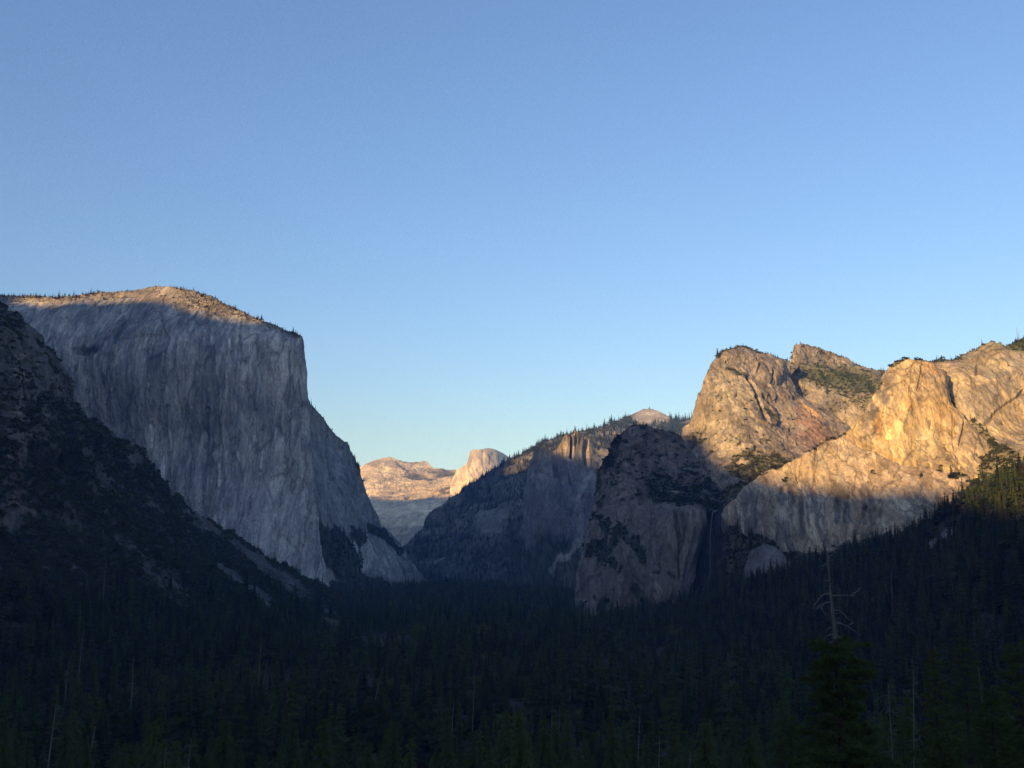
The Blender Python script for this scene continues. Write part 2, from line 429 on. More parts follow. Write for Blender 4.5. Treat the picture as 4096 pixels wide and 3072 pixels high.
landform("granite_cliff", "huge pale grey granite wall with a flat sunlit top, left of the valley", "cliff",
    top=[(-420, 1190), (-150, 1182), (0, 1179), (127, 1185), (266, 1185), (405, 1168), (538, 1162), (582, 1151), (627, 1143), (696, 1144), (759, 1157), (816, 1173), (854, 1189), (899, 1214), (949, 1234), (1013, 1266), (1076, 1291), (1139, 1318), (1203, 1344), (1213, 1352)],
    left=[(-420, 1190), (-420, 2420)],
    right=[(1213, 1352), (1218, 1404), (1224, 1454), (1229, 1511), (1228, 1587), (1240, 1700), (1256, 1900), (1275, 2100), (1292, 2220), (1318, 2330), (1335, 2420)],
    bottom=[(-420, 2420), (600, 2420), (1335, 2420)],
    ctrl=[(-420, 1190, 4150), (0, 1180, 4080), (300, 1185, 4060), (627, 1143, 4180), (800, 1168, 4080), (1000, 1262, 3900), (1213, 1352, 3760), (0, 1235, 3960), (300, 1230, 3950), (640, 1225, 3950), (850, 1270, 3850), (1000, 1340, 3760),
          (0, 1700, 3900), (400, 1700, 3880), (800, 1700, 3760), (1050, 1700, 3660), (1228, 1600, 3680), (1250, 1800, 3640), (1275, 2100, 3580), (1050, 2100, 3560), (800, 2150, 3650), (400, 2200, 3760), (1335, 2420, 3450), (1000, 2420, 3460), (-420, 2420, 3900), (600, 2420, 3660), (-420, 1700, 4000)],
    n=470, m=380, mat=M_elcap, disp=d_elcap, paint=c_elcap, skirts=("top", "right"), rough=3.5, rough_len=45, back=(60, 250, 700, 1500), drop=(3, 25, 120, 700), seed=1)

# ---- its eastern flank with slabs and forested ledges
def d_flank(P, U, V, nn):
    return ridged(P * YS, 120, 3, 4, 4, 0.45) * 9 + facets(P * YS, 90, 6, 4) * 9 + facets(P * YS, 34, 6, 5) * 4 + fbm(P, 260, 4, 1.5, 6) * 24 + fbm(P, 14, 3, 2, 7) * 1.5
def c_flank(P, U, V, nn):
    c = np.ones(P.shape) * np.array((0.23, 0.22, 0.21))
    w = fbm(P, 90, 4, 1.5, 31) * 60
    c = mix(c, (0.27, 0.26, 0.25), sstep(0.1, 0.5, fbm(P * YS, 180, 4, 3.5, 32)) * 0.6)
    slab = sstep(-30, 30, V + w - np.interp(U, [1280, 1420, 1540, 1730], [2330, 2060, 2130, 2330]))
    c = mix(c, (0.46, 0.43, 0.39), slab * 0.7 * sstep(-0.2, 0.35, fbm(P, 120, 4, 1.0, 35)))
    v = np.maximum(blob(U + w, V + w, 1350, 2220, 75, 130, -30), blob(U + w, V + w * .6, 1410, 2150, 40, 36))
    v = np.maximum(v, line_mask(U + w * .3, V + w * .3, [(1290, 2140), (1350, 2260), (1450, 2330), (1560, 2370)], 46))
    v = np.maximum(v, line_mask(U + w * .3, V + w * .4, [(1480, 2120), (1540, 2150), (1600, 2200)], 24))
    v = np.maximum(v, sstep(2300, 2340, V + w * .3 - 0.05 * (U - 1300)) * 0.9)
    sk = np.exp(-(V - np.interp(U, [1228, 1309, 1391, 1470, 1600, 1714], [1590, 1690, 1772, 1978, 2164, 2316])) / 14)
    v = np.clip(np.maximum(v, sk * 0.55), 0, 1)
    v = sstep(0.35, 0.6, v + 0.25 * fbm(P, 40, 3, 1, 34))
    c = mix(c, VEG, v * 0.9)
    return c, v
landform("cliff_flank", "shaded flank of slabs and ledges stepping down right of the big wall", "cliff",
    top=[(1190, 1560), (1228, 1587), (1250, 1616), (1284, 1654), (1309, 1690), (1353, 1740), (1391, 1772), (1410, 1816), (1435, 1873), (1445, 1911), (1470, 1978), (1492, 2032), (1518, 2082), (1537, 2120), (1568, 2133), (1600, 2164), (1638, 2228), (1676, 2278), (1714, 2316), (1732, 2352), (1745, 2385)],
    left=[(1190, 1560), (1190, 2440)], right=[(1745, 2385), (1748, 2440)], bottom=[(1190, 2440), (1748, 2440)],
    ctrl=[(1190, 1560, 3900), (1190, 2440, 3650), (1228, 1590, 3950), (1309, 1690, 4300), (1410, 1816, 4600), (1470, 1978, 4750), (1537, 2120, 4800), (1638, 2228, 4900), (1732, 2352, 5000), (1300, 2000, 3950), (1290, 2140, 3800), (1420, 2150, 4250), (1480, 2300, 4300), (1350, 2300, 3850), (1600, 2360, 4500), (1745, 2420, 4900), (1400, 2000, 4350)],
    n=240, m=260, mat=M_elcap, disp=d_flank, paint=c_flank, skirts=("top",), rough=5, rough_len=30, seed=2)

# ---- left foreground slope: scrub, cliff bands and talus chutes
def chutes(U, V, w):
    a = line_mask(U + w * .5, V + w * .5, [(790, 2080), (900, 2160), (1020, 2240), (1140, 2320), (1260, 2410), (1330, 2460)], 26)
    a = np.maximum(a, line_mask(U + w * .5, V + w * .5, [(860, 2270), (950, 2335), (1080, 2440), (1190, 2510), (1290, 2560)], 24))
    a = np.maximum(a, line_mask(U + w * .5, V + w * .5, [(1180, 2400), (1260, 2460), (1340, 2520)], 18) * .9)
    a = np.maximum(a, line_mask(U + w * .5, V + w * .5, [(470, 2140), (540, 2200)], 16) * .7)
    a = np.maximum(a, line_mask(U + w, V + w, [(20, 1720), (75, 1850), (85, 2110)], 26) * .8)
    a = np.maximum(a, line_mask(U + w, V + w, [(580, 2260), (650, 2320), (800, 2440), (900, 2490)], 34) * .6)
    return a
def d_lslope(P, U, V, nn):
    hi = 1 - sstep(1750, 2150, V + 0.2 * (U - 300))
    r = fbm(P, 260, 4, 1, 8) * 22 + ridged(P, 110, 3, 1.6, 9, 0.5) * (4 + 10 * hi) + facets(P, 60, 1.3, 29) * (4 + 9 * hi) + facets(P, 22, 1.2, 30) * (2.5 + 2.5 * hi) + fbm(P, 9, 3, 1, 10) * 1.2
    w = fbm(P, 60, 3, 1, 41) * 40
    r -= 5 * chutes(U, V, w)
    return r
def c_lslope(P, U, V, nn):
    w = fbm(P, 60, 4, 1, 41) * 45
    c = np.ones(P.shape) * np.array((0.055, 0.050, 0.040))
    steep = 1 - np.abs(nn[..., 2])
    band = sstep(0.1, 0.45, fbm(P, 90, 4, 0.8, 42)) * sstep(0.45, 0.75, steep)
    hi = 1 - sstep(1500, 1900, V + 0.25 * U + w)
    c = mix(c, (0.125, 0.112, 0.098), np.clip(band * 0.8 + hi * 0.5, 0, 1))
    for (cu, cv, ru, rv) in ((525, 1830, 34, 40), (410, 1900, 40, 34), (740, 2060, 18, 40), (200, 1560, 50, 60), (120, 1400, 50, 80), (450, 1920, 12, 34)):
        c = mix(c, (0.14, 0.126, 0.112), blob(U + w, V + w * .5, cu, cv, ru, rv) * 0.8)
    for k in range(9):   # thin pale ledges on the upper cliffs
        v0 = 1420 + k * 52 + 13 * math.sin(k * 2.1)
        c = mix(c, (0.33, 0.29, 0.25), line_mask(U, V + w * .35, [(-30 + 15 * (k % 3), v0), (60 + 20 * (k % 4), v0 + 26), (150 + 25 * (k % 3), v0 + 56)], 6) * 0.55 * sstep(0.0, 0.2, fbm(P, 40, 2, 1, 44)))
    ch = chutes(U, V, w) * (1 - sstep(2490, 2580, V))
    c = mix(c, (0.11, 0.10, 0.09), sstep(0.25, 0.7, ch + 0.25 * fbm(P, 25, 3, 1, 45)) * 0.9)
    c = mix(c, (0.17, 0.105, 0.085), blob(U + w, V + w, 60, 1900, 60, 220) * 0.5)
    veg = np.clip(0.95 - 1.1 * ch - 0.45 * hi - band * 0.6 + 0.5 * fbm(P, 110, 3, 1, 46), 0, 1)
    rock = np.zeros_like(U)
    for (cu, cv, ru, rv) in ((525, 1830, 34, 40), (410, 1900, 40, 34), (740, 2060, 18, 40), (200, 1560, 50, 60), (120, 1400, 50, 80)):
        rock = np.maximum(rock, blob(U + w, V + w * .5, cu, cv, ru, rv))
    veg *= 1 - rock * 0.85
    return c, veg
landform("hillside", "dark scrubby hillside with grey talus chutes on the left", "hill",
    top=[(-700, 700), (-300, 1000), (-60, 1170), (0, 1214), (38, 1246), (95, 1261), (127, 1290), (168, 1334), (184, 1388), (215, 1416), (253, 1461), (278, 1505), (297, 1556), (304, 1606), (342, 1651), (392, 1679), (437, 1727), (487, 1762), (525, 1782), (579, 1808), (608, 1852), (658, 1909), (696, 1959), (740, 1991), (750, 2023), (797, 2066), (867, 2100), (937, 2141), (987, 2182), (1076, 2236), (1171, 2276), (1266, 2328), (1323, 2352), (1420, 2420), (1518, 2490), (1620, 2540), (1700, 2560)],
    left=[(-700, 700), (-700, 2950)], right=[(1700, 2560), (1700, 2600)], bottom=[(-700, 2950), (0, 2800), (700, 2680), (1324, 2620), (1700, 2600)],
    ctrl=[(-700, 700, 1850), (0, 1214, 1900), (184, 1388, 1960), (304, 1606, 2050), (525, 1782, 2180), (696, 1959, 2380), (797, 2066, 2550), (987, 2182, 2850), (1171, 2276, 3050), (1323, 2352, 3150), (1518, 2490, 2400), (1700, 2560, 1900), (-700, 2950, 960), (0, 2800, 1140), (700, 2680, 1420), (1324, 2620, 1640), (1700, 2600, 1720),
          (0, 2000, 1560), (350, 2050, 1750), (700, 2300, 1950), (1000, 2400, 2150), (1250, 2450, 2320), (350, 2400, 1480), (0, 2450, 1290)],
    n=520, m=380, mat=M_talus, disp=d_lslope, paint=c_lslope, skirts=("top",), rough=9, rough_len=40, back=(15, 60, 200, 500), drop=(3, 25, 120, 320), seed=3)

# ---- far mountains at the head of the valley
def d_far(P, U, V, nn):
    return fbm(P, 1600, 3, 1, 11) * 24 + ridged(P, 420, 3, 2.2, 12, 0.45) * 14 + facets(P, 260, 1.2, 6) * 13 + facets(P, 110, 1.2, 7) * 6
def c_far(P, U, V, nn):
    w = fbm(P, 500, 4, 1, 51) * 40
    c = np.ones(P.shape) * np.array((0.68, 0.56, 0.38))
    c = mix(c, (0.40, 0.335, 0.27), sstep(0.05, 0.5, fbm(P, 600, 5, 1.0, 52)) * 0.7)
    v = np.maximum(blob(U + w, V + w * .4, 1690, 1910, 70, 9, 12), blob(U + w, V + w * .5, 1770, 1895, 70, 16, 6))
    v = np.maximum(v, blob(U + w, V + w * .4, 1610, 1875, 30, 6, 50))
    v = np.maximum(v, blob(U + w, V + w * .4, 1665, 1912, 60, 5, 8))
    v = np.maximum(v, blob(U + w, V + w * .4, 1780, 1965, 55, 13, -14))
    v = np.maximum(v, sstep(2050, 2110, V + w) * 0.6)
    c = mix(c, (0.085, 0.085, 0.06), np.clip(v, 0, 1) * 0.85)
    return c, v
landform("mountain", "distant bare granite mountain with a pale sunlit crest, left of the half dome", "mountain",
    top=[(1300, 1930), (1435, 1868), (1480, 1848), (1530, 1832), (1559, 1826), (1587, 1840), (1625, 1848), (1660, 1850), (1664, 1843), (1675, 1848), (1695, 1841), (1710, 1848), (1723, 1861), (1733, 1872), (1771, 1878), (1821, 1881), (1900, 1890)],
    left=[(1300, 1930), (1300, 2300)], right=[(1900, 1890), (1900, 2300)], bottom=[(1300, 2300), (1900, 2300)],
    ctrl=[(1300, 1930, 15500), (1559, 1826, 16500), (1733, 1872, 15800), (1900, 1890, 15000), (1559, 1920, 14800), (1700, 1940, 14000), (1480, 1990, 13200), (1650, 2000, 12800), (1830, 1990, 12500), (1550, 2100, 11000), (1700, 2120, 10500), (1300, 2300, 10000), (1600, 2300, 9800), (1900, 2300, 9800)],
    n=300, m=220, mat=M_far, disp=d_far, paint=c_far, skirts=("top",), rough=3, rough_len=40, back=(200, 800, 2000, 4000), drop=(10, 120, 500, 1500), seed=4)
def d_hd(P, U, V, nn):
    f = sstep(1795, 1815, V)
    return fbm(P, 420, 3, 2, 13) * 22 + (ridged(P, 150, 3, 5, 14, 0.5) * 10 + facets(P, 100, 4, 8) * 11) * f
def c_hd(P, U, V, nn):
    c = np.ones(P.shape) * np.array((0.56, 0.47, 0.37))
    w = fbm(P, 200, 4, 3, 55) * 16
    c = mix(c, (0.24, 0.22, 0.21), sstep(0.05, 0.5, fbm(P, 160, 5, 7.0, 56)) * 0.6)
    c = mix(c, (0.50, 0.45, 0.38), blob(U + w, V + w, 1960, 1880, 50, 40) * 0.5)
    return c, np.zeros(U.shape)
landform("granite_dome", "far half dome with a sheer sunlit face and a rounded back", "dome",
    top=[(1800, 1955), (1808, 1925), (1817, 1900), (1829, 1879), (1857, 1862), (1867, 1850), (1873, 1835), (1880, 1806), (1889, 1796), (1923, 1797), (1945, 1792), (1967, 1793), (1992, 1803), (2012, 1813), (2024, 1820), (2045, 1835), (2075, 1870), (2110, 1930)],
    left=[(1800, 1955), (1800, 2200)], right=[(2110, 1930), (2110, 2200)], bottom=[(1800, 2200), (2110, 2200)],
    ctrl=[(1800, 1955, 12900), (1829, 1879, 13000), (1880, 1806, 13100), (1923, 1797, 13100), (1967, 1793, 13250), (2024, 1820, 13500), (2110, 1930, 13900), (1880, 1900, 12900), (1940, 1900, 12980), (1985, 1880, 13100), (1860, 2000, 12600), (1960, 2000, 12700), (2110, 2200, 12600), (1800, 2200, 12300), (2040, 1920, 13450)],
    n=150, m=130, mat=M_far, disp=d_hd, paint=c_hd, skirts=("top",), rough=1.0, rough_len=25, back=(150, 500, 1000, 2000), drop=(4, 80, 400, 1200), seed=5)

# ---- forested ridge behind, with a bare dome on its crest
def d_ridge(P, U, V, nn):
    r = fbm(P, 600, 4, 1, 15) * 60 + ridged(P, 200, 4, 1.6, 16, 0.5) * 14 + facets(P, 120, 1.5, 9) * 14
    dome = blob(U, V, 2600, 1665, 75, 34)
    return r * (1 - 0.9 * dome) + dome * 10
def c_ridge(P, U, V, nn):
    w = fbm(P, 200, 4, 1, 61) * 50
    c = np.ones(P.shape) * np.array((0.08, 0.078, 0.06))
    rocky = sstep(0.02, 0.35, fbm(P, 260, 4, 1, 62) + 0.12)
    c = mix(c, (0.27, 0.235, 0.19), rocky * (0.12 + 0.43 * sstep(2020, 2120, U)))
    dome = blob(U, V + w * .1, 2604, 1668, 76, 32, 0, 0.25)
    c = mix(c, (0.46, 0.39, 0.32), dome)
    cl = blob(U + w, V + w, 1960, 2080, 70, 50)
    cl = np.maximum(cl, line_mask(U + w * .6, V + w * .6, [(1690, 2130), (1760, 2110), (1840, 2090)], 16) * .7)
    c = mix(c, (0.23, 0.215, 0.20), cl * 0.6)
    c = mix(c, (0.30, 0.28, 0.25), line_mask(U + w * .3, V + w * .3, [(1740, 2250), (1800, 2225), (1830, 2210)], 7) * .6)
    veg = np.clip(1 - dome * 2, 0, 1) * np.clip(1 - rocky * .45 - cl * .8, 0, 1)
    return c, veg
landform("forested_ridge", "long forested ridge climbing to a small bare dome behind the dark rock", "ridge",
    top=[(1560, 2215), (1613, 2180), (1657, 2136), (1689, 2110), (1701, 2080), (1727, 2055), (1771, 2029), (1803, 1992), (1834, 1972), (1866, 1941), (1910, 1922), (1954, 1890), (1986, 1866), (2037, 1835), (2087, 1814), (2138, 1780), (2189, 1762), (2239, 1744), (2302, 1726), (2354, 1714), (2390, 1704), (2436, 1692), (2490, 1676), (2526, 1660), (2553, 1643), (2576, 1635), (2607, 1634), (2634, 1642), (2662, 1656), (2684, 1672), (2707, 1674), (2752, 1670), (2775, 1666), (2860, 1660), (2950, 1680)],
    left=[(1560, 2215), (1560, 2345)], right=[(2950, 1680), (2950, 2345)], bottom=[(1560, 2345), (2950, 2345)],
    ctrl=[(1560, 2215, 6300), (1701, 2080, 6600), (1866, 1941, 6900), (2037, 1835, 7200), (2239, 1744, 7500), (2576, 1635, 8200), (2775, 1666, 8000), (2950, 1680, 8000), (1900, 2100, 6000), (2100, 2000, 6000), (2300, 1850, 6300), (2600, 1760, 6900), (1650, 2250, 5800), (1900, 2280, 5500), (2200, 2250, 5500), (1560, 2345, 5600), (2100, 2345, 5200), (2950, 2345, 5600), (2800, 1900, 6600)],
    n=430, m=230, mat=M_ridge, disp=d_ridge, paint=c_ridge, skirts=("top",), rough=3, rough_len=50, back=(80, 400, 1200, 2500), drop=(4, 60, 300, 900), seed=6)

# ---- spired cliff in the middle distance
def d_spire(P, U, V, nn):
    r = ridged(P * YS, 190, 3, 4.5, 17, 0.5) * 18 + fbm(P, 400, 3, 1.5, 18) * 30 + facets(P * YS, 90, 10, 10) * 16 + facets(P * YS, 36, 9, 11) * 6
    r -= 38 * line_mask(U, V, [(2287, 1740), (2289, 1790), (2284, 1830)], 8)
    r -= 30 * line_mask(U, V, [(2215, 1805), (2222, 1900)], 12)
    r -= 40 * line_mask(U, V, [(2345, 1750), (2346, 1800), (2352, 1840)], 8)
    return r
def c_spire(P, U, V, nn):
    w = fbm(P, 120, 4, 1, 71) * 40
    c = np.ones(P.shape) * np.array((0.135, 0.13, 0.128))
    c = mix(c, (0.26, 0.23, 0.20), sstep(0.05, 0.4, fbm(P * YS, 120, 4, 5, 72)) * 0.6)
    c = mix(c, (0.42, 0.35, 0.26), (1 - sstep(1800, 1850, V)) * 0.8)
    tal = line_mask(U + w * .3, V + w * .3, [(2310, 1990), (2330, 1940), (2355, 1905), (2375, 1880)], 11)
    tal = np.maximum(tal, line_mask(U + w * .3, V + w * .3, [(2345, 1940), (2300, 2015), (2285, 2080)], 9) * .8)
    tal = np.maximum(tal, line_mask(U + w * .4, V + w * .4, [(2205, 2280), (2240, 2240), (2290, 2205), (2320, 2160)], 18))
    c = mix(c, (0.33, 0.31, 0.285), tal * 0.5)
    foot = np.interp(U, [2000, 2080, 2130, 2200, 2280, 2330, 2500], [2100, 2160, 2200, 2150, 2160, 2200, 2240])
    v = sstep(-25, 25, V + w - foot) * (1 - tal)
    v = np.maximum(v, blob(U + w, V + w, 2060, 2060, 30, 100))
    c = mix(c, VEG, v * 0.85)
    return c, v
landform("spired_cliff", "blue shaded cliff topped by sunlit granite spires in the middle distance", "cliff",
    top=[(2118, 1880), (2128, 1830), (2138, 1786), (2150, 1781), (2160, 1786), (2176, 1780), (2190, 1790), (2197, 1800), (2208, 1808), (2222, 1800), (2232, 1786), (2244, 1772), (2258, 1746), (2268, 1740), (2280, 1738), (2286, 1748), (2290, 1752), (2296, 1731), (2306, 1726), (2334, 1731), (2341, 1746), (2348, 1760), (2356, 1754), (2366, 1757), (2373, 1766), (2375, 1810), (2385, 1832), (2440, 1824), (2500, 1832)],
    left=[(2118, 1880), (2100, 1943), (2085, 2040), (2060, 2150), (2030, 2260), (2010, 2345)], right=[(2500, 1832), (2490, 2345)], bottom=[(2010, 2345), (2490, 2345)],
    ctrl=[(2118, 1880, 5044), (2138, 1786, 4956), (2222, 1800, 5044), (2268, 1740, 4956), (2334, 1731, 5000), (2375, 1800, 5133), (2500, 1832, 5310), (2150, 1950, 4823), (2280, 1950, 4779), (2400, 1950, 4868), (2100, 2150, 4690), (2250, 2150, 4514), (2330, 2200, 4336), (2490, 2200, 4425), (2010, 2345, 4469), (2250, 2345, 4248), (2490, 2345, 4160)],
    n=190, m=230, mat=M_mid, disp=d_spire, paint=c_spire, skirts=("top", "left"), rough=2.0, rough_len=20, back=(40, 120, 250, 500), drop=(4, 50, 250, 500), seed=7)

# ---- dark rock in front of them, with its vertical lower wall
def d_lower(P, U, V, nn):
    wall = sstep(0, 60, V - np.interp(U, [2300, 2440, 2700, 2830], [1900, 1890, 2000, 2045]))
    r = fbm(P, 200, 3, 1.2, 20) * 22 + facets(P * YS, 70, 1.2, 12) * 9 * (1 - wall) + facets(P * np.array((1, 0.4, 1)), 75, 4, 13) * 10 * wall + facets(P * np.array((1, 0.4, 1)), 28, 4, 14) * 4.6 * wall + facets(P * YS, 26, 0.9, 15) * 4 * (1 - wall) + fbm(P, 12, 3, 1, 23) * 1.6
    r -= 16 * line_mask(U, V, [(2707, 2040), (2715, 2150), (2722, 2300)], 9)
    r -= 12 * line_mask(U, V, [(2735, 2060), (2733, 2140), (2728, 2260)], 7)
    r -= 12 * line_mask(U, V, [(2775, 2060), (2760, 2150), (2745, 2300)], 9)
    return r
def c_lower(P, U, V, nn):
    w = fbm(P, 90, 5, 1, 81) * 80
    c = np.ones(P.shape) * np.array((0.175, 0.132, 0.105))
    wall = sstep(0, 70, V + w - np.interp(U, [2300, 2440, 2700, 2830], [1960, 1930, 1990, 2035]))
    c = mix(c, (0.17, 0.145, 0.122), wall * 0.8)
    c = mix(c, (0.19, 0.165, 0.138), wall * sstep(2560, 2690, U + w) * 0.65)
    c = mix(c, (0.105, 0.085, 0.075), (1 - wall) * sstep(0.0, 0.35, fbm(P, 70, 4, 0.6, 82)) * 0.7)
    c = mix(c, (0.15, 0.14, 0.12), (1 - sstep(2380, 2500, U + w + 0.15 * (V - 1900))) * 0.6)
    v = np.maximum(blob(U + w, V + w * .6, 2690, 1960, 120, 55, 12), blob(U + w, V + w, 2850, 1990, 60, 60, 30) * 1.1)
    v = np.maximum(v, line_mask(U + w * .5, V + w * .5, [(2395, 2080), (2450, 2120), (2520, 2150), (2560, 2190), (2590, 2240), (2640, 2290)], 38))
    v = np.maximum(v, line_mask(U + w * .5, V + w * .5, [(2470, 2170), (2410, 2200), (2380, 2230)], 34))
    v = np.maximum(v, line_mask(U + w * .5, V + w * .5, [(2440, 2240), (2500, 2300), (2540, 2380), (2560, 2440)], 26))
    v = np.maximum(v, line_mask(U + w * .5, V + w * .5, [(2590, 2260), (2640, 2300), (2720, 2330)], 20))
    v = np.maximum(v, (1 - sstep(2385, 2440, U + w + 0.22 * (V - 1900))) * 0.6 * (1 - sstep(2150, 2250, V)))
    v = np.maximum(v, sstep(2395, 2440, V + w) * 0.9 * sstep(-0.1, 0.2, fbm(P, 90, 3, 1, 85)))
    sk = np.exp(-np.clip(V - np.interp(U, [2440, 2508, 2571, 2662, 2718], [1874, 1705, 1705, 1727, 1745]), 0, None) / 10)
    v = np.maximum(v, sk * 0.7)
    v = np.clip(sstep(0.35, 0.62, v * (0.75 + 0.6 * fbm(P, 120, 3, 1, 86)) + 0.45 * fbm(P, 40, 4, 1, 83)), 0, 1)
    v = np.maximum(v, 0.8 * (1 - wall) * sstep(0.22, 0.36, fbm(P, 26, 3, 0.7, 84)))
    c = mix(c, VEG, v * 0.85)
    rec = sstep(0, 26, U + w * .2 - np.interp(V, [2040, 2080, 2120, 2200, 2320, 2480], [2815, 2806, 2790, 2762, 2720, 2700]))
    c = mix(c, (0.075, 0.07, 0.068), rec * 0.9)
    return c, v
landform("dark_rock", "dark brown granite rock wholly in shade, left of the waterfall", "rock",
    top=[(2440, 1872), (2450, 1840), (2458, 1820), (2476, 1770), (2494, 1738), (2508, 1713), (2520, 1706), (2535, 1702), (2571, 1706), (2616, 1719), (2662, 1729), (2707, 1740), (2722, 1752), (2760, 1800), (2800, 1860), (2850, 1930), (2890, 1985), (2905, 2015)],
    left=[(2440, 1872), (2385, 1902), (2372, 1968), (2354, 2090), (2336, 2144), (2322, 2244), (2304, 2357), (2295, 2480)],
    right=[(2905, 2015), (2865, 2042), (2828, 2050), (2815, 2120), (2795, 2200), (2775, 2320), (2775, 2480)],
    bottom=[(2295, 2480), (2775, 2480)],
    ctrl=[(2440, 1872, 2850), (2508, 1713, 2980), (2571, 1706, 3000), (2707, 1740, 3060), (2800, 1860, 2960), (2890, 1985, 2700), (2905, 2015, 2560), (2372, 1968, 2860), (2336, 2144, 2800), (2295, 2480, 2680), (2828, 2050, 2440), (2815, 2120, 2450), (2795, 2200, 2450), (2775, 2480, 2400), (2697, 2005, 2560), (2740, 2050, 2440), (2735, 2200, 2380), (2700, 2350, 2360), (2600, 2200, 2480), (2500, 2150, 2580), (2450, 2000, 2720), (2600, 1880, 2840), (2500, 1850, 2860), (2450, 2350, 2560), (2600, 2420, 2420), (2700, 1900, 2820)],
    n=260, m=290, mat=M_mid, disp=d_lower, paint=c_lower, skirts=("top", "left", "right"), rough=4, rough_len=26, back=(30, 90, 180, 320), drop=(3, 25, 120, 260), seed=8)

# ---- big sunlit rock above it
def d_middle(P, U, V, nn):
    r = fbm(P, 300, 3, 1.3, 24) * 26 + facets(P, 85, 2.2, 16) * 8 + facets(P, 34, 2.0, 17) * 4.2 + facets(P, 15, 1.5, 18) * 2.0 + fbm(P, 10, 3, 1, 26) * 1.2
    r -= 14 * line_mask(U, V, [(3026, 1440), (3033, 1470), (3028, 1495)], 7)
    r -= 14 * line_mask(U, V, [(3086, 1490), (3084, 1540)], 6)
    r -= 20 * line_mask(U, V, [(2985, 1520), (3010, 1560), (3030, 1620), (3050, 1660), (3075, 1700)], 11)
    r += 18 * blob(U, V, 3080, 1470, 62, 60, 40, 0.25)
    r -= 12 * line_mask(U, V, [(3050, 1590), (3080, 1610)], 12)
    return r
def c_middle(P, U, V, nn):
    w = fbm(P, 60, 4, 1, 91) * 46
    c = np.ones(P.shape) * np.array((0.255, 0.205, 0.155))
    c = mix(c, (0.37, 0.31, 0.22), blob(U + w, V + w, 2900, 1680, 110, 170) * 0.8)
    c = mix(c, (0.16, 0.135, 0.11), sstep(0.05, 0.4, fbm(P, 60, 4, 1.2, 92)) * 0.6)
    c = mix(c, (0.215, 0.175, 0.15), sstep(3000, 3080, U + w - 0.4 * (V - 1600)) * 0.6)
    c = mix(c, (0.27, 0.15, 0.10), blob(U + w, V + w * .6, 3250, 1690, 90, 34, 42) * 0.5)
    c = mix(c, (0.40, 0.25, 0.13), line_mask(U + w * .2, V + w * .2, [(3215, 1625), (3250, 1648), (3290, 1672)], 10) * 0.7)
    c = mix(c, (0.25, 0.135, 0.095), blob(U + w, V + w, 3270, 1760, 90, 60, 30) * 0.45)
    v = np.maximum(blob(U + w, V + w * .6, 3040, 1860, 110, 46, -4), line_mask(U + w * .4, V + w * .4, [(2940, 1870), (3020, 1900), (2990, 1950), (2900, 2000)], 44))
    v = np.maximum(v, line_mask(U + w * .3, V + w * .3, [(2920, 1480), (2945, 1500), (2990, 1520)], 14))
    v = np.maximum(v, blob(U + w, V + w, 3080, 1660, 50, 12, 30) * .8)
    sk = np.exp(-np.clip(V - np.interp(U, [2861, 2906, 2951, 3041, 3170], [1436, 1402, 1386, 1406, 1447]), 0, None) / 12)
    v = np.maximum(v, sk * 0.75)
    v = np.maximum(v, blob(U + w, V + w, 2760, 1780, 60, 90, 30) * .5)
    v = np.clip(sstep(0.36, 0.62, v + 0.3 * fbm(P, 36, 3, 1, 93)), 0, 1)
    v = np.maximum(v, 0.5 * sstep(0.36, 0.5, fbm(P, 30, 3, 0.7, 94)))
    c = mix(c, (0.085, 0.085, 0.04), v * 0.75)
    return c, v
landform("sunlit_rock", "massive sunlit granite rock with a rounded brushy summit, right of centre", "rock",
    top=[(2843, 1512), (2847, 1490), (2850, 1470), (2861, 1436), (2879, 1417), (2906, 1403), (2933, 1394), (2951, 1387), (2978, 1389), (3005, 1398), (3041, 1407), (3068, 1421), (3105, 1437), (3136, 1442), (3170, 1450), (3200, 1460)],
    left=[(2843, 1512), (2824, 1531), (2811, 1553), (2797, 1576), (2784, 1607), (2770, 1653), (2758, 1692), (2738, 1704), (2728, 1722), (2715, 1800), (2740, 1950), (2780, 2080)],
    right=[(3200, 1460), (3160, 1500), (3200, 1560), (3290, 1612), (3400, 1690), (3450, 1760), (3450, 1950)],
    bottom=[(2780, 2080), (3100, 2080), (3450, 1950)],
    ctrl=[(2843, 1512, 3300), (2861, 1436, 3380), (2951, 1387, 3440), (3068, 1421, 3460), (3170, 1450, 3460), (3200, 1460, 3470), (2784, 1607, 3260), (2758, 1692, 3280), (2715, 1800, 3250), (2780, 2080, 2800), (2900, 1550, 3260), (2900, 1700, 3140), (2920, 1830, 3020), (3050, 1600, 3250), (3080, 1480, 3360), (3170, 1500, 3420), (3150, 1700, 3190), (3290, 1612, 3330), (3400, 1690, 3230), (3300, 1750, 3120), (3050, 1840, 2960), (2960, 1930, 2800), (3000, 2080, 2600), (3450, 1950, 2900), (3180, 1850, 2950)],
    n=330, m=330, mat=M_mid, disp=d_middle, paint=c_middle, skirts=("top", "left"), rough=4, rough_len=26, back=(30, 90, 200, 500), drop=(3, 15, 90, 260), seed=9)

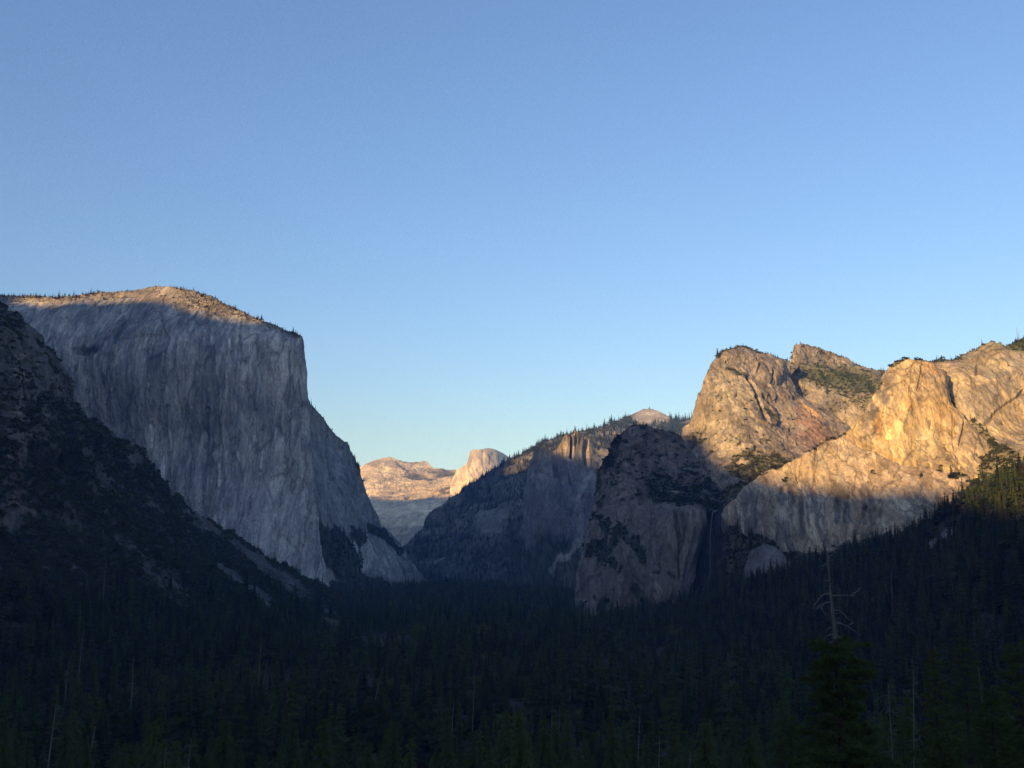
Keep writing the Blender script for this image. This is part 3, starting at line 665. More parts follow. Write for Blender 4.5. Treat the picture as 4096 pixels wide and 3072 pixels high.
# ---- spur behind it
def d_spur(P, U, V, nn):
    return fbm(P, 180, 3, 1, 27) * 18 + facets(P, 60, 1.3, 19) * 7 + facets(P, 24, 1.2, 20) * 3.5
def c_spur(P, U, V, nn):
    w = fbm(P, 60, 4, 1, 101) * 40
    c = np.ones(P.shape) * np.array((0.27, 0.22, 0.165))
    c = mix(c, (0.40, 0.33, 0.22), blob(U + w * .4, V, 3186, 1420, 18, 46) * 0.8)
    v = blob(U + w, V + w * .6, 3360, 1520, 190, 46, 14) * 1.0
    v = np.maximum(v, blob(U + w, V + w, 3420, 1590, 130, 40, 25) * .7)
    v = np.maximum(v, blob(U + w, V + w, 3300, 1460, 80, 34, 20) * .7)
    v = np.maximum(v, 0.45 * sstep(0.0, 0.3, fbm(P, 60, 3, 1, 102)))
    c = mix(c, (0.075, 0.085, 0.026), blob(U + w * 1.4, V + w * .5, 3380, 1515, 180, 38, 12) * 0.9)
    v = np.clip(v + 0.3 * fbm(P, 40, 3, 1, 103), 0, 1)
    c = mix(c, (0.085, 0.085, 0.04), v * 0.55)
    return c, v * 0.9
landform("mountain_spur", "brushy green spur with a squared rocky end behind the sunlit rock", "hill",
    top=[(3167, 1450), (3170, 1420), (3172, 1396), (3179, 1377), (3204, 1373), (3245, 1380), (3290, 1396), (3336, 1411), (3381, 1432), (3426, 1452), (3471, 1472), (3498, 1479), (3535, 1483), (3600, 1490), (3680, 1500)],
    left=[(3167, 1450), (3120, 1560), (3080, 1800)], right=[(3680, 1500), (3680, 1850)], bottom=[(3080, 1800), (3680, 1850)],
    ctrl=[(3167, 1450, 3560), (3179, 1377, 3590), (3290, 1396, 3660), (3471, 1472, 3640), (3680, 1500, 3600), (3080, 1800, 3420), (3220, 1520, 3480), (3280, 1590, 3400), (3400, 1600, 3440), (3500, 1600, 3350), (3400, 1750, 3350), (3680, 1850, 3000)],
    n=230, m=170, mat=M_mid, disp=d_spur, paint=c_spur, skirts=("top", "left"), rough=4, rough_len=26, back=(30, 120, 300, 700), drop=(2, 20, 90, 300), seed=10)

# ---- wall at the right edge
def d_rwall(P, U, V, nn):
    r = fbm(P, 180, 2, 1.8, 29) * 10 + facets(P * np.array((1, 0.4, 1)), 60, 4, 21) * 6 + facets(P * np.array((1, 0.4, 1)), 24, 4, 22) * 3.2 + facets(P * YS, 10, 1.5, 23) * 1.4
    r -= 10 * line_mask(U, V, [(3905, 1440), (3906, 1490)], 6)
    r -= 9 * line_mask(U, V, [(4096, 1560), (4060, 1600), (3990, 1640), (3940, 1690)], 9)
    return r
def c_rwall(P, U, V, nn):
    w = fbm(P, 50, 4, 1, 111) * 40
    c = np.ones(P.shape) * np.array((0.40, 0.30, 0.18))
    st2 = sstep(0.06, 0.24, fbm(P * np.array([1, 0.3, 0.1]), 13, 3, 1, 116))
    c = mix(c, (0.54, 0.43, 0.25), st2 * 0.55)
    c = mix(c, (0.24, 0.195, 0.14), sstep(0.08, 0.26, fbm(P * np.array([1, 0.3, 0.1]), 11, 3, 1, 117)) * 0.5)
    c = mix(c, (0.255, 0.215, 0.165), sstep(0.05, 0.35, fbm(P, 110, 4, 1.3, 112)) * 0.8)
    c = mix(c, (0.25, 0.215, 0.17), blob(U + w, V + w, 4060, 1460, 70, 70) * 0.7)
    c = mix(c, (0.235, 0.20, 0.155), blob(U + w, V + w, 3950, 1570, 60, 36) * 0.75)
    c = mix(c, (0.48, 0.40, 0.26), blob(U + w, V + w, 3950, 1440, 50, 40) * 0.5)
    capv = np.interp(U, [3700, 3846, 3923, 3968, 4036, 4096, 4400], [1470, 1440, 1400, 1392, 1398, 1400, 1370])
    top = 1 - sstep(-10, 10, V + w * .3 - capv)
    c = mix(c, (0.21, 0.18, 0.13), top * 0.8)
    grass = top * sstep(4005, 4040, U + w * .6)
    c = mix(c, (0.085, 0.10, 0.03), grass * 0.9)
    v = np.maximum(top * 0.4, line_mask(U + w * .3, V + w * .3, [(3880, 1690), (3930, 1730), (3975, 1790), (4040, 1830), (4100, 1850)], 26))
    v = np.maximum(v, sstep(1800, 1850, V + w - 0.1 * (U - 4000)))
    v = np.maximum(v, grass * .6)
    v = np.clip(sstep(0.3, 0.6, v + 0.25 * fbm(P, 30, 3, 1, 114)), 0, 1)
    c = mix(c, (0.085, 0.085, 0.04), v * 0.6)
    return c, v
landform("sunlit_wall", "golden sunlit rock wall running out at the right edge", "cliff",
    top=[(3700, 1452), (3765, 1436), (3810, 1435), (3846, 1422), (3878, 1408), (3923, 1388), (3935, 1376), (3946, 1370), (3968, 1366), (4005, 1372), (4018, 1380), (4036, 1378), (4068, 1363), (4096, 1354), (4250, 1300), (4500, 1230)],
    left=[(3700, 1452), (3700, 2000)], right=[(4500, 1230), (4500, 2000)], bottom=[(3700, 2000), (4500, 2000)],
    ctrl=[(3700, 1452, 2480), (3846, 1422, 2440), (3968, 1366, 2400), (4096, 1354, 2400), (4500, 1230, 2300), (3760, 1600, 2235), (3830, 1560, 2215), (3830, 1480, 2240), (3880, 1500, 2240), (4000, 1500, 2225), (4096, 1460, 2270), (4000, 1700, 2100), (4096, 1700, 2120), (3880, 1700, 2130), (3900, 1850, 2035), (4096, 1850, 1850), (4500, 2000, 1500), (3700, 2000, 2100), (4300, 1600, 2100)],
    n=250, m=230, mat=M_tower, disp=d_rwall, paint=c_rwall, skirts=("top",), rough=4, rough_len=22, back=(30, 120, 300, 700), drop=(2, 20, 90, 300), seed=11)

# ---- golden tower and the apron wall beside the waterfall
LEDGE = [(3381, 1745), (3440, 1783), (3500, 1800), (3560, 1820), (3652, 1847), (3765, 1884), (3850, 1900), (4020, 1930)]
def d_tower(P, U, V, nn):
    r = fbm(P, 190, 2, 2.4, 32) * 9 + facets(P * np.array((1, 0.4, 1)), 70, 5, 24) * 7 + facets(P * np.array((1, 0.4, 1)), 28, 5, 25) * 3.6 + facets(P * np.array((1, 0.4, 1)), 11, 4, 26) * 1.6 + ridged(P * YS, 13, 3, 10, 34, 0.5) * 0.8 + fbm(P, 8, 3, 2, 35) * 0.7
    r -= 6 * line_mask(U, V, [(3692, 1445), (3688, 1490), (3680, 1530), (3672, 1560)], 9)
    r -= 3.5 * line_mask(U, V, [(3652, 1470), (3648, 1520), (3640, 1580)], 8)
    r -= 8 * line_mask(U, V, [(3636, 1640), (3648, 1630), (3656, 1624)], 8)
    r -= 5 * line_mask(U, V, [(3812, 1680), (3815, 1780), (3828, 1840), (3850, 1905)], 8)
    r -= 9 * line_mask(U, V, [(3856, 1700), (3850, 1740), (3838, 1780)], 7)
    r -= 9 * line_mask(U, V, [(3268, 1800), (3258, 1850), (3255, 1930)], 7)
    r -= 12 * line_mask(U, V, [(3455, 2020), (3420, 2080), (3405, 2170)], 8)
    r -= 9 * line_mask(U, V, [(3190, 1900), (3180, 1960), (3150, 2040)], 8)
    led = np.interp(U, [p[0] for p in LEDGE], [p[1] for p in LEDGE])
    r -= 9 * np.exp(-((V - led) / 7.0) ** 2) * sstep(3381, 3440, U)
    return r
def c_tower(P, U, V, nn):
    w = fbm(P, 50, 4, 1.6, 121) * 46
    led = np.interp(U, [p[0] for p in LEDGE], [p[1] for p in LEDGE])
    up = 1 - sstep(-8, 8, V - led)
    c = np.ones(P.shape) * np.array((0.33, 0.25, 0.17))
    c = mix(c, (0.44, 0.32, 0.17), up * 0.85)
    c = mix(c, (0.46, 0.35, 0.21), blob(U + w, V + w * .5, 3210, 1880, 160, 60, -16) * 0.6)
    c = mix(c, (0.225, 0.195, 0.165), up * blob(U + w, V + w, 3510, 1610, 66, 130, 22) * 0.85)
    c = mix(c, (0.225, 0.19, 0.155), blob(U + w, V + w, 3770, 1530, 46, 60) * 0.7)
    c = mix(c, (0.25, 0.205, 0.16), blob(U + w, V + w, 3890, 1800, 60, 110, -20) * 0.6)
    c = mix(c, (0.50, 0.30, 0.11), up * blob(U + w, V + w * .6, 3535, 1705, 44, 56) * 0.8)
    c = mix(c, (0.43, 0.24, 0.10), blob(U + w * .4, V + w * .4, 3718, 1475, 22, 34) * 0.75)
    c = mix(c, (0.42, 0.24, 0.10), blob(U + w * .4, V + w * .4, 3620, 1615, 20, 14) * 0.7)
    c = mix(c, (0.44, 0.28, 0.12), blob(U + w, V + w, 3770, 1660, 60, 100) * 0.3)
    c = mix(c, (0.53, 0.45, 0.29), blob(U + w, V + w, 3690, 1770, 60, 70) * 0.55)
    c = mix(c, (0.53, 0.45, 0.29), blob(U + w, V + w, 3590, 1650, 40, 36) * 0.5)
    # broad dark water stains and fine pale runs down the apron
    st = sstep(0.05, 0.28, fbm(P * np.array([1, 0.3, 0.1]), 44, 4, 1, 122))
    c = mix(c, (0.16, 0.135, 0.12), st * (1 - up) * 0.75 * sstep(1860, 2000, V + w))
    st2 = sstep(0.06, 0.24, fbm(P * np.array([1, 0.3, 0.1]), 13, 3, 1, 123))
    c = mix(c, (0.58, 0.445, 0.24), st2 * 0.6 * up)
    c = mix(c, (0.47, 0.39, 0.28), st2 * 0.65 * (1 - up))
    st3 = sstep(0.06, 0.24, fbm(P * np.array([1, 0.3, 0.1]), 10, 3, 1, 125))
    c = mix(c, (0.20, 0.155, 0.11), st3 * 0.5 * up)
    for (a, b, e, wd) in ((3200, 2010, 2150, 12), (3225, 2010, 2100, 8), (3262, 2010, 2100, 9), (3385, 2020, 2080, 20), (3340, 2000, 2080, 18), (3450, 2010, 2090, 10)):
        c = mix(c, (0.105, 0.10, 0.10), line_mask(U + w * .1, V, [(a, b), (a + 2, e)], wd) * 0.7)
    v = np.exp(-np.clip(V - np.interp(U, [2887, 3005, 3177, 3381, 3550, 3634, 3730, 3790], [2036, 1928, 1849, 1738, 1485, 1433, 1449, 1500]), 0, None) / 9) * 0.62 * sstep(2980, 3060, U) * (1 - sstep(3400, 3440, U) * (1 - sstep(3550, 3570, U)))
    for (cu, cv, ru, rv) in ((3763, 1880, 14, 9), (3700, 1864, 7, 6), (3683, 1902, 9, 8), (3830, 1905, 40, 16), (3150, 1930, 10, 12), (3486, 1885, 6, 8), (2920, 2130, 40, 30), (2930, 2160, 50, 40), (3385, 2195, 50, 30), (3030, 2170, 70, 26)):
        v = np.maximum(v, blob(U + w * .25, V + w * .25, cu, cv, ru, rv))
    foot = np.interp(U, [2880, 2960, 3100, 3280, 3460, 3595, 3685, 3775, 3843, 3888, 4020], [2160, 2190, 2195, 2215, 2160, 2125, 2075, 2015, 1970, 1930, 1900])
    v = np.maximum(v, sstep(-6, 14, V + w * .5 - foot))
    v = np.clip(sstep(0.38, 0.6, v + 0.22 * fbm(P, 24, 3, 1, 124)), 0, 1)
    c = mix(c, VEG, v * 0.8)
    rec = (1 - sstep(2886, 2912, U + w * .3)) * sstep(2060, 2100, V)
    c = mix(c, (0.07, 0.066, 0.062), rec * 0.8)
    return c, v
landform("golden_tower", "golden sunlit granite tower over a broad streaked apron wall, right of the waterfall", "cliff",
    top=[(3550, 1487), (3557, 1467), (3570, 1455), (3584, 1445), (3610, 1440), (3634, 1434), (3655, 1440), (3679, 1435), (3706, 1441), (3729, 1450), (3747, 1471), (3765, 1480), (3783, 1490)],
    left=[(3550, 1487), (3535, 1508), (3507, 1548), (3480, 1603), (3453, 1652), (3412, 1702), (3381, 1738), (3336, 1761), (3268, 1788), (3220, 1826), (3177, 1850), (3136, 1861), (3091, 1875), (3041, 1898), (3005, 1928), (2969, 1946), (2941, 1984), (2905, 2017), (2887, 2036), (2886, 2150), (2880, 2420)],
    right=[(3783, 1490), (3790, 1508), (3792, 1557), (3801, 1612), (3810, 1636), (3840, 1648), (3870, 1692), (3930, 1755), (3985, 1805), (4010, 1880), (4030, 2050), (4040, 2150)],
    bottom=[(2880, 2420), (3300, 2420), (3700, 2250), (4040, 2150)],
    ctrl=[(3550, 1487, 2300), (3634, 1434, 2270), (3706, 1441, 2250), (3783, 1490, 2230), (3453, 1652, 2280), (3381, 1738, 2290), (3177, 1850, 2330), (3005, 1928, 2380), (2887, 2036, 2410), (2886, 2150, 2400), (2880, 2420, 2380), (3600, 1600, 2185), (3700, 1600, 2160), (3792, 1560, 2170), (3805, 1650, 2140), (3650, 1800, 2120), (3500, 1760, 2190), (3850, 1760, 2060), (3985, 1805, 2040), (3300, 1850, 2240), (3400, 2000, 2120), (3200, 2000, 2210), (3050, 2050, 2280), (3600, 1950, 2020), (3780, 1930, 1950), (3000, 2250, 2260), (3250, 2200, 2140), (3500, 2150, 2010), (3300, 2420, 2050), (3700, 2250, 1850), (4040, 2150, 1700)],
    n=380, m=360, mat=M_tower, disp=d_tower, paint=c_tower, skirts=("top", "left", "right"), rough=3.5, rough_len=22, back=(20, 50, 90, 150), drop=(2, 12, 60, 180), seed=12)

# ---- small buttress at the foot of the apron
def d_knob(P, U, V, nn): return fbm(P, 60, 3, 1.2, 36) * 8 + facets(P, 26, 1.6, 27) * 3.5 + facets(P, 10, 1.4, 28) * 1.5
def c_knob(P, U, V, nn):
    w = fbm(P, 30, 4, 1, 131) * 30
    c = np.ones(P.shape) * np.array((0.155, 0.14, 0.128))
    v = np.maximum(blob(U + w, V + w, 3050, 2320, 70, 20), np.exp(-np.clip(V - np.interp(U, [2950, 3000, 3060, 3110, 3190], [2380, 2200, 2172, 2186, 2290]), 0, None) / 10) * .7)
    v = np.maximum(v, sstep(2335, 2365, V + w))
    v = np.clip(sstep(0.4, 0.6, v + 0.25 * fbm(P, 20, 3, 1, 132)), 0, 1)
    return mix(c, VEG, v * .85), v
landform("rock_buttress", "rounded brownish buttress right of the foot of the waterfall", "rock",
    top=[(2945, 2400), (2957, 2330), (2970, 2270), (2990, 2225), (3015, 2190), (3060, 2174), (3110, 2188), (3150, 2230), (3180, 2290), (3200, 2400)],
    left=[(2945, 2400), (2945, 2440)], right=[(3200, 2400), (3200, 2440)], bottom=[(2945, 2440), (3200, 2440)],
    ctrl=[(2945, 2400, 2230), (2990, 2225, 2200), (3060, 2174, 2170), (3110, 2188, 2150), (3200, 2400, 2090), (3060, 2280, 2110), (3000, 2330, 2140), (3060, 2440, 2060), (2945, 2440, 2200), (3200, 2440, 2060)],
    n=90, m=90, mat=M_mid, disp=d_knob, paint=c_knob, skirts=("top",), rough=4, rough_len=16, back=(15, 40, 70, 100), drop=(2, 12, 50, 120), seed=13)

# ---- dark wet recess behind the waterfall
def d_rec(P, U, V, nn): return fbm(P, 70, 4, 2, 38) * 9 + ridged(P, 30, 3, 6, 39) * 5
def c_rec(P, U, V, nn):
    c = np.ones(P.shape) * np.array((0.058, 0.056, 0.058))
    return mix(c, (0.11, 0.10, 0.095), sstep(0.1, 0.5, fbm(P, 40, 4, 5, 141)) * .6), np.zeros(U.shape)
landform("gorge_wall", "black wet rock of the narrow gorge behind the waterfall", "rock",
    top=[(2690, 2060), (2790, 2050), (2830, 2046), (2850, 2044), (2890, 2040), (2960, 2060)], left=[(2690, 2060), (2690, 2440)], right=[(2960, 2060), (2960, 2440)], bottom=[(2690, 2440), (2960, 2440)],
    ctrl=[(2690, 2060, 2560), (2850, 2044, 2520), (2960, 2060, 2520), (2850, 2200, 2500), (2690, 2440, 2480), (2960, 2440, 2460), (2850, 2400, 2470)],
    n=80, m=110, mat=M_tower, disp=d_rec, paint=c_rec, skirts=("top",), rough=3, rough_len=14, back=(20, 60, 120, 200), drop=(2, 10, 40, 120), seed=14)

# ---- right forested slope
def d_rslope(P, U, V, nn): return fbm(P, 140, 4, 1, 40) * 12 + fbm(P, 30, 3, 1, 41) * 3
def c_rslope(P, U, V, nn):
    w = fbm(P, 60, 4, 1, 151) * 46
    c = np.ones(P.shape) * np.array((0.055, 0.047, 0.036))
    tal = line_mask(U + w * .4, V + w * .4, [(3800, 2130), (3760, 2175), (3715, 2205)], 32)
    tal = np.maximum(tal, blob(U + w * .5, V + w * .5, 3120, 2420, 46, 16, -8) * .8)
    tal = np.maximum(tal, blob(U + w * .4, V + w * .4, 2790, 2388, 20, 12) * .9)
    tal = np.maximum(tal, line_mask(U + w * .3, V + w * .3, [(2695, 2445), (2735, 2438)], 8) * .8)
    c = mix(c, (0.20, 0.18, 0.165), tal * .85)
    return c, 1 - tal
landform("forested_slope", "dark forested slope rising to the right under the sunlit wall", "hill",
    top=[(2400, 2470), (2600, 2450), (2760, 2410), (2840, 2345), (2900, 2345), (2990, 2350), (3100, 2300), (3200, 2270), (3300, 2250), (3460, 2190), (3595, 2160), (3685, 2110), (3775, 2060), (3843, 2010), (3888, 1980), (4005, 1930), (4096, 1900), (4250, 1830), (4600, 1700)],
    left=[(2400, 2470), (2400, 2520)], right=[(4600, 1700), (4600, 3060)], bottom=[(2400, 2520), (2800, 2570), (3100, 2650), (3600, 2800), (4096, 2960), (4600, 3060)],
    ctrl=[(2400, 2470, 2480), (2600, 2450, 2440), (2840, 2345, 2340), (3100, 2300, 2080), (3300, 2250, 1990), (3595, 2160, 1860), (3775, 2060, 1740), (3888, 1980, 1660), (4096, 1900, 1500), (4600, 1700, 1150), (2400, 2520, 2150), (2800, 2570, 1830), (3100, 2650, 1490), (3600, 2800, 1110), (4096, 2960, 860), (4600, 3060, 740), (3500, 2450, 1560), (3800, 2400, 1330), (4096, 2400, 1130), (3100, 2450, 1840)],
    n=300, m=180, mat=M_soil, disp=d_rslope, paint=c_rslope, skirts=("top",), rough=3, rough_len=40, back=(20, 80, 200, 400), drop=(3, 20, 80, 200), seed=15)

# ---- high ridge behind and left of the camera: unseen, its crest shaped to shade the valley
t_el = math.tan(SUN_EL); sa, ca = math.sin(SUN_AZ), math.cos(SUN_AZ)
edge = [(4300, 2030, 1150), (4000, 2010, 1300), (3700, 1932, 1960), (3400, 1944, 2110), (3150, 1942, 2230), (2985, 1900, 2860), (2870, 1840, 2990), (2790, 1740, 3240),
        (2250, 1815, 4900), (2290, 1818, 4900), (1200, 1318, 3775), (1085, 1268, 3850), (949, 1266, 3800), (842, 1254, 3850), (728, 1222, 3950), (633, 1196, 3980), (570, 1181, 3990), (285, 1197, 3960), (158, 1216, 3950), (19, 1200, 3950),
        (2060, 1826, 7300), (1803, 1985, 12700), (1625, 2004, 12800), (1473, 1984, 13200)]
prof = []
for (u, v, D) in edge:
    p = px2w(u, v, D); a = p[0] * sa + p[1] * ca; s_ = p[0] * ca - p[1] * sa
    prof.append((s_, p[2] + a * t_el))
prof.sort()
ps = np.array(prof)
s_ax = np.linspace(-15000, 4000, 700)
tau = np.interp(s_ax, np.concatenate([[-15000], ps[:, 0], [1000, 4000]]), np.concatenate([[ps[0, 1] + 200], ps[:, 1], [120, -100]]))
A0 = -3400.0
crest = tau - A0 * t_el
pc = np.stack([s_ax, 0 * s_ax, 0 * s_ax], -1)
crest = crest + fbm(pc, 300, 5, 1, 77) * 16
rings = []
for (off, fac) in ((-2600, None), (-1200, 0.55), (-500, 0.82), (-120, 0.97), (0, 1.0), (120, 0.96), (500, 0.78), (1000, 0.45), (1700, None)):
    a = A0 + off
    z = np.full_like(crest, -300.0) if fac is None else crest * fac
    rings.append(np.stack([a * sa + s_ax * ca, a * ca - s_ax * sa, z], -1))
rg = np.stack(rings)
ri = np.arange(rg.shape[0] * rg.shape[1]).reshape(rg.shape[:2])
rf = np.stack([ri[:-1, :-1], ri[1:, :-1], ri[1:, 1:], ri[:-1, 1:]], -1).reshape(-1, 4)
rob = mesh_np("ridge", rg, rf, M_ridge, np.ones(rg.shape) * np.array((0.07, 0.065, 0.045)), smooth=True)
tag(rob, "high wooded ridge behind the viewpoint, unseen and shaped to shade the valley", "ridge", kind="structure")

#PART2
# ------------------------------------------------------------------ trees and shrubs: shapes
def conifer_shape(rs, whorls, blades, subs, radius, bare=0.10, ragged=0.25):
    """unit-height conifer of drooping branch blades; returns vertices and triangles"""
    V, Fc = [], []
    def tri(a, b, c):
        i = len(V); V.extend((a, b, c)); Fc.append((i, i + 1, i + 2))
    for w in range(whorls):
        t = (w + 0.3 * rs.uniform(-1, 1)) / whorls
        h = bare + (1 - bare) * t
        rad = radius * (1 - t) ** 0.62 * (0.75 + 0.35 * math.sin(3.1 * min(1, t * 1.6 + 0.25))) * rs.uniform(1 - ragged, 1 + ragged) + 0.012
        if rs.random() < ragged * 0.3: rad *= 0.6
        a0 = rs.uniform(0, 6.28)
        for b in range(blades):
            a = a0 + 6.283 * b / blades + rs.uniform(-0.3, 0.3)
            r = rad * rs.uniform(0.7, 1.15)
            dr = rs.uniform(0.15, 0.45) * r
            ca_, sa_ = math.cos(a), math.sin(a)
            up = 0.05 * rs.uniform(0.3, 1.0) * (1 if subs < 2 else 0.6)
            for s_ in range(subs):
                f0 = s_ / subs * 0.85; f1 = f0 + (1.0 if subs == 1 else 0.42)
                wd = r * (0.42 if subs == 1 else 0.30) * (1 - 0.5 * f0)
                for sg in ((-1, 1) if subs > 1 else (0,)):
                    off = sg * wd * 0.9
                    def pt(f, o, z):
                        return (ca_ * r * f - sa_ * o, sa_ * r * f + ca_ * o, h + z - dr * f * f)
                    if subs == 1:
                        tri(pt(0, 0, up), pt(0.62, -wd, -up * .4), pt(1, 0, 0)); tri(pt(0, 0, up), pt(1, 0, 0), pt(0.62, wd, -up * .4))
                    else:
                        tri(pt(f0, 0, up * .5), pt((f0 + f1) * .5, off * .5, up * .3), pt(min(1, f1), off * rs.uniform(.7, 1.2), -up * rs.uniform(.2, 1.2)))
                        tri(pt(f0, 0, up * .4), pt(min(1, f1), off * .8, -up * .5), pt(min(1.05, f1 * 1.05), off * .2, 0))
    # the dense inner crown
    for k in range(6):
        a, b = 1.0472 * k, 1.0472 * (k + 1); ra, rb = radius * rs.uniform(0.26, 0.44), radius * rs.uniform(0.26, 0.44)
        tri((ra * math.cos(a), ra * math.sin(a), bare + 0.04), (rb * math.cos(b), rb * math.sin(b), bare + 0.04), (0.01 * rs.uniform(-1, 1), 0.01 * rs.uniform(-1, 1), 0.96))
    # leader
    tri((0.012, 0, 0.93), (-0.012, 0.006, 0.93), (0, 0, 0.99)); tri((0, 0.012, 0.93), (0, -0.012, 0.93), (0, 0, 0.99))
    # trunk
    for k in range(3):
        a, b = 2.09 * k, 2.09 * (k + 1)
        tri((0.011 * math.cos(a), 0.011 * math.sin(a), -0.05), (0.011 * math.cos(b), 0.011 * math.sin(b), -0.05), (0, 0, 0.92))
    return np.array(V, np.float32), np.array(Fc, np.int32)
def clump_shape(rs, n, sx=0.5, sz=0.42, size=0.26):
    V, Fc = [], []
    for i in range(n):
        z = rs.uniform(-0.25, 1); a = rs.uniform(0, 6.283); q = math.sqrt(max(0, 1 - z * z))
        rr_ = rs.uniform(0.55, 1.08)
        c = np.array((q * math.cos(a) * sx * rr_, q * math.sin(a) * sx * rr_, 0.42 + z * sz * rr_))
        d1 = np.array([rs.gauss(0, 1) for _ in range(3)]); d1 /= np.linalg.norm(d1)
        d2 = np.cross(d1, [rs.gauss(0, 1) for _ in range(3)]); d2 /= np.linalg.norm(d2) + 1e-6
        s_ = size * rs.uniform(0.6, 1.2); k = len(V)
        V.extend((c + d1 * s_, c - d1 * s_ * .5 + d2 * s_ * .8, c - d1 * s_ * .5 - d2 * s_ * .8)); Fc.append((k, k + 1, k + 2))
    return np.array(V, np.float32), np.array(Fc, np.int32)
rs = random.Random(8)
LOD_N = [conifer_shape(rs, 26, 7, 3, rs.uniform(0.16, 0.27), 0.14, 0.35) for _ in range(6)]
LOD_A = [conifer_shape(rs, 16, 6, 1, rs.uniform(0.16, 0.27), 0.12, 0.35) for _ in range(6)]
LOD_B = [conifer_shape(rs, 9, 5, 1, rs.uniform(0.16, 0.27), 0.10, 0.35) for _ in range(6)]
LOD_C = [conifer_shape(rs, 5, 5, 1, rs.uniform(0.15, 0.21), 0.06, 0.35) for _ in range(5)]
SHR_A = [clump_shape(rs, 46, size=0.20) for _ in range(5)]
SHR_B = [clump_shape(rs, 20, size=0.28) for _ in range(5)]
SHR_C = [clump_shape(rs, 9, size=0.36) for _ in range(4)]
def scatter_many(pos, hgt, wid, col, shapes, acc):
    """append one transformed copy of a shape per point to the accumulated arrays"""
    if len(pos) == 0: return
    pick = rng.integers(0, len(shapes), len(pos))
    for k, (V, Fc) in enumerate(shapes):
        i = np.where(pick == k)[0]
        if len(i) == 0: continue
        a = rng.uniform(0, 6.283, len(i)); c, s_ = np.cos(a)[:, None], np.sin(a)[:, None]
        x = (V[None, :, 0] * c - V[None, :, 1] * s_) * (hgt[i] * wid[i])[:, None]
        y = (V[None, :, 0] * s_ + V[None, :, 1] * c) * (hgt[i] * wid[i])[:, None]
        z = V[None, :, 2] * hgt[i][:, None]
        P = np.stack([x + pos[i, None, 0], y + pos[i, None, 1], z + pos[i, None, 2]], -1)
        cc = np.repeat(col[i][:, None], len(V), 1) * rng.uniform(0.8, 1.2, (len(i), len(V), 1))
        fo = Fc[None] + (np.arange(len(i)) * len(V))[:, None, None]
        acc.append((P.reshape(-1, 3), cc.reshape(-1, 3), fo.reshape(-1, 3)))
def merge(acc):
    Vs, Cs, Fs, b = [], [], [], 0
    for P, c, f in acc:
        Vs.append(P); Cs.append(c); Fs.append(f + b); b += len(P)
    return np.concatenate(Vs), np.concatenate(Cs), np.concatenate(Fs)
def on_form(name, per_m2, keep=None, power=1.0):
    f = FORMS[name]; P = f["P"]
    q = np.cross(P[1:, :-1] - P[:-1, :-1], P[:-1, 1:] - P[:-1, :-1])
    area = np.linalg.norm(q, axis=2) * (0.35 + 0.65 * np.abs(f["N"][:-1, :-1, 2]))
    w = area * np.clip(f["veg"][:-1, :-1], 0, 1) ** power
    if keep is not None: w = w * keep(f["U"][:-1, :-1], f["V"][:-1, :-1], P[:-1, :-1])
    u_ = f["U"][:-1, :-1]; w = w * ((u_ > -140) & (u_ < 4240))
    n = int(w.sum() * per_m2)
    if n < 1: return np.zeros((0, 3)), np.zeros(0), np.zeros(0)
    k = rng.choice(w.size, n, p=(w / w.sum()).ravel())
    i, j = np.unravel_index(k, w.shape)
    a, b = rng.uniform(0, 1, n)[:, None], rng.uniform(0, 1, n)[:, None]
    p = (P[i, j] * (1 - a) + P[i + 1, j] * a) * (1 - b) + (P[i, j + 1] * (1 - a) + P[i + 1, j + 1] * a) * b
    return p, f["U"][i, j], f["V"][i, j]
def tree_col(n, base=(0.026, 0.040, 0.021), var=0.45):
    c = np.array(base)[None] * rng.uniform(1 - var, 1 + var * 1.3, (n, 1))
    br = rng.uniform(0, 1, n) < 0.10
    c[br] = np.array((0.055, 0.042, 0.028)) * rng.uniform(0.8, 1.2, (br.sum(), 1))
    return c * rng.uniform(0.9, 1.1, (n, 3))

trees = []     # (pos, height, widthfactor, colour) for conifers, later split by distance
def add_trees(p, h, wd=None, base=(0.052, 0.062, 0.018)):
    n = len(p)
    if n == 0: return
    trees.append((p - np.array((0, 0, 1.0)), h, rng.uniform(0.75, 1.25, n) if wd is None else wd, tree_col(n, base)))
# valley floor
n0 = 72000
Df = np.sqrt(rng.uniform(330 ** 2, 5300 ** 2, n0)); uf = rng.uniform(-160, 4250, n0)
keep = rng.uniform(0, 1, n0) < np.interp(Df, [330, 1500, 3000, 5300], [1.0, 0.85, 0.55, 0.4])
xf = (uf - 2048) / F_PX * Df * 0.985
foot = np.interp(uf, [-160, 0, 700, 1324, 1690, 1700, 1750, 2290, 2300, 2400, 2800, 3100, 3600, 4096, 4250], [1130, 1150, 1430, 1650, 1740, 4900, 5000, 5200, 2560, 2350, 1850, 1510, 1130, 880, 850])
behind = (uf > 1230) & (uf < 1700) & (Df > np.interp(uf, [1230, 1323, 1420, 1518, 1700], [3250, 3150, 2800, 2380, 1800])) & (Df < np.interp(uf, [1230, 1340, 1480, 1700], [3500, 3650, 4300, 4800]))
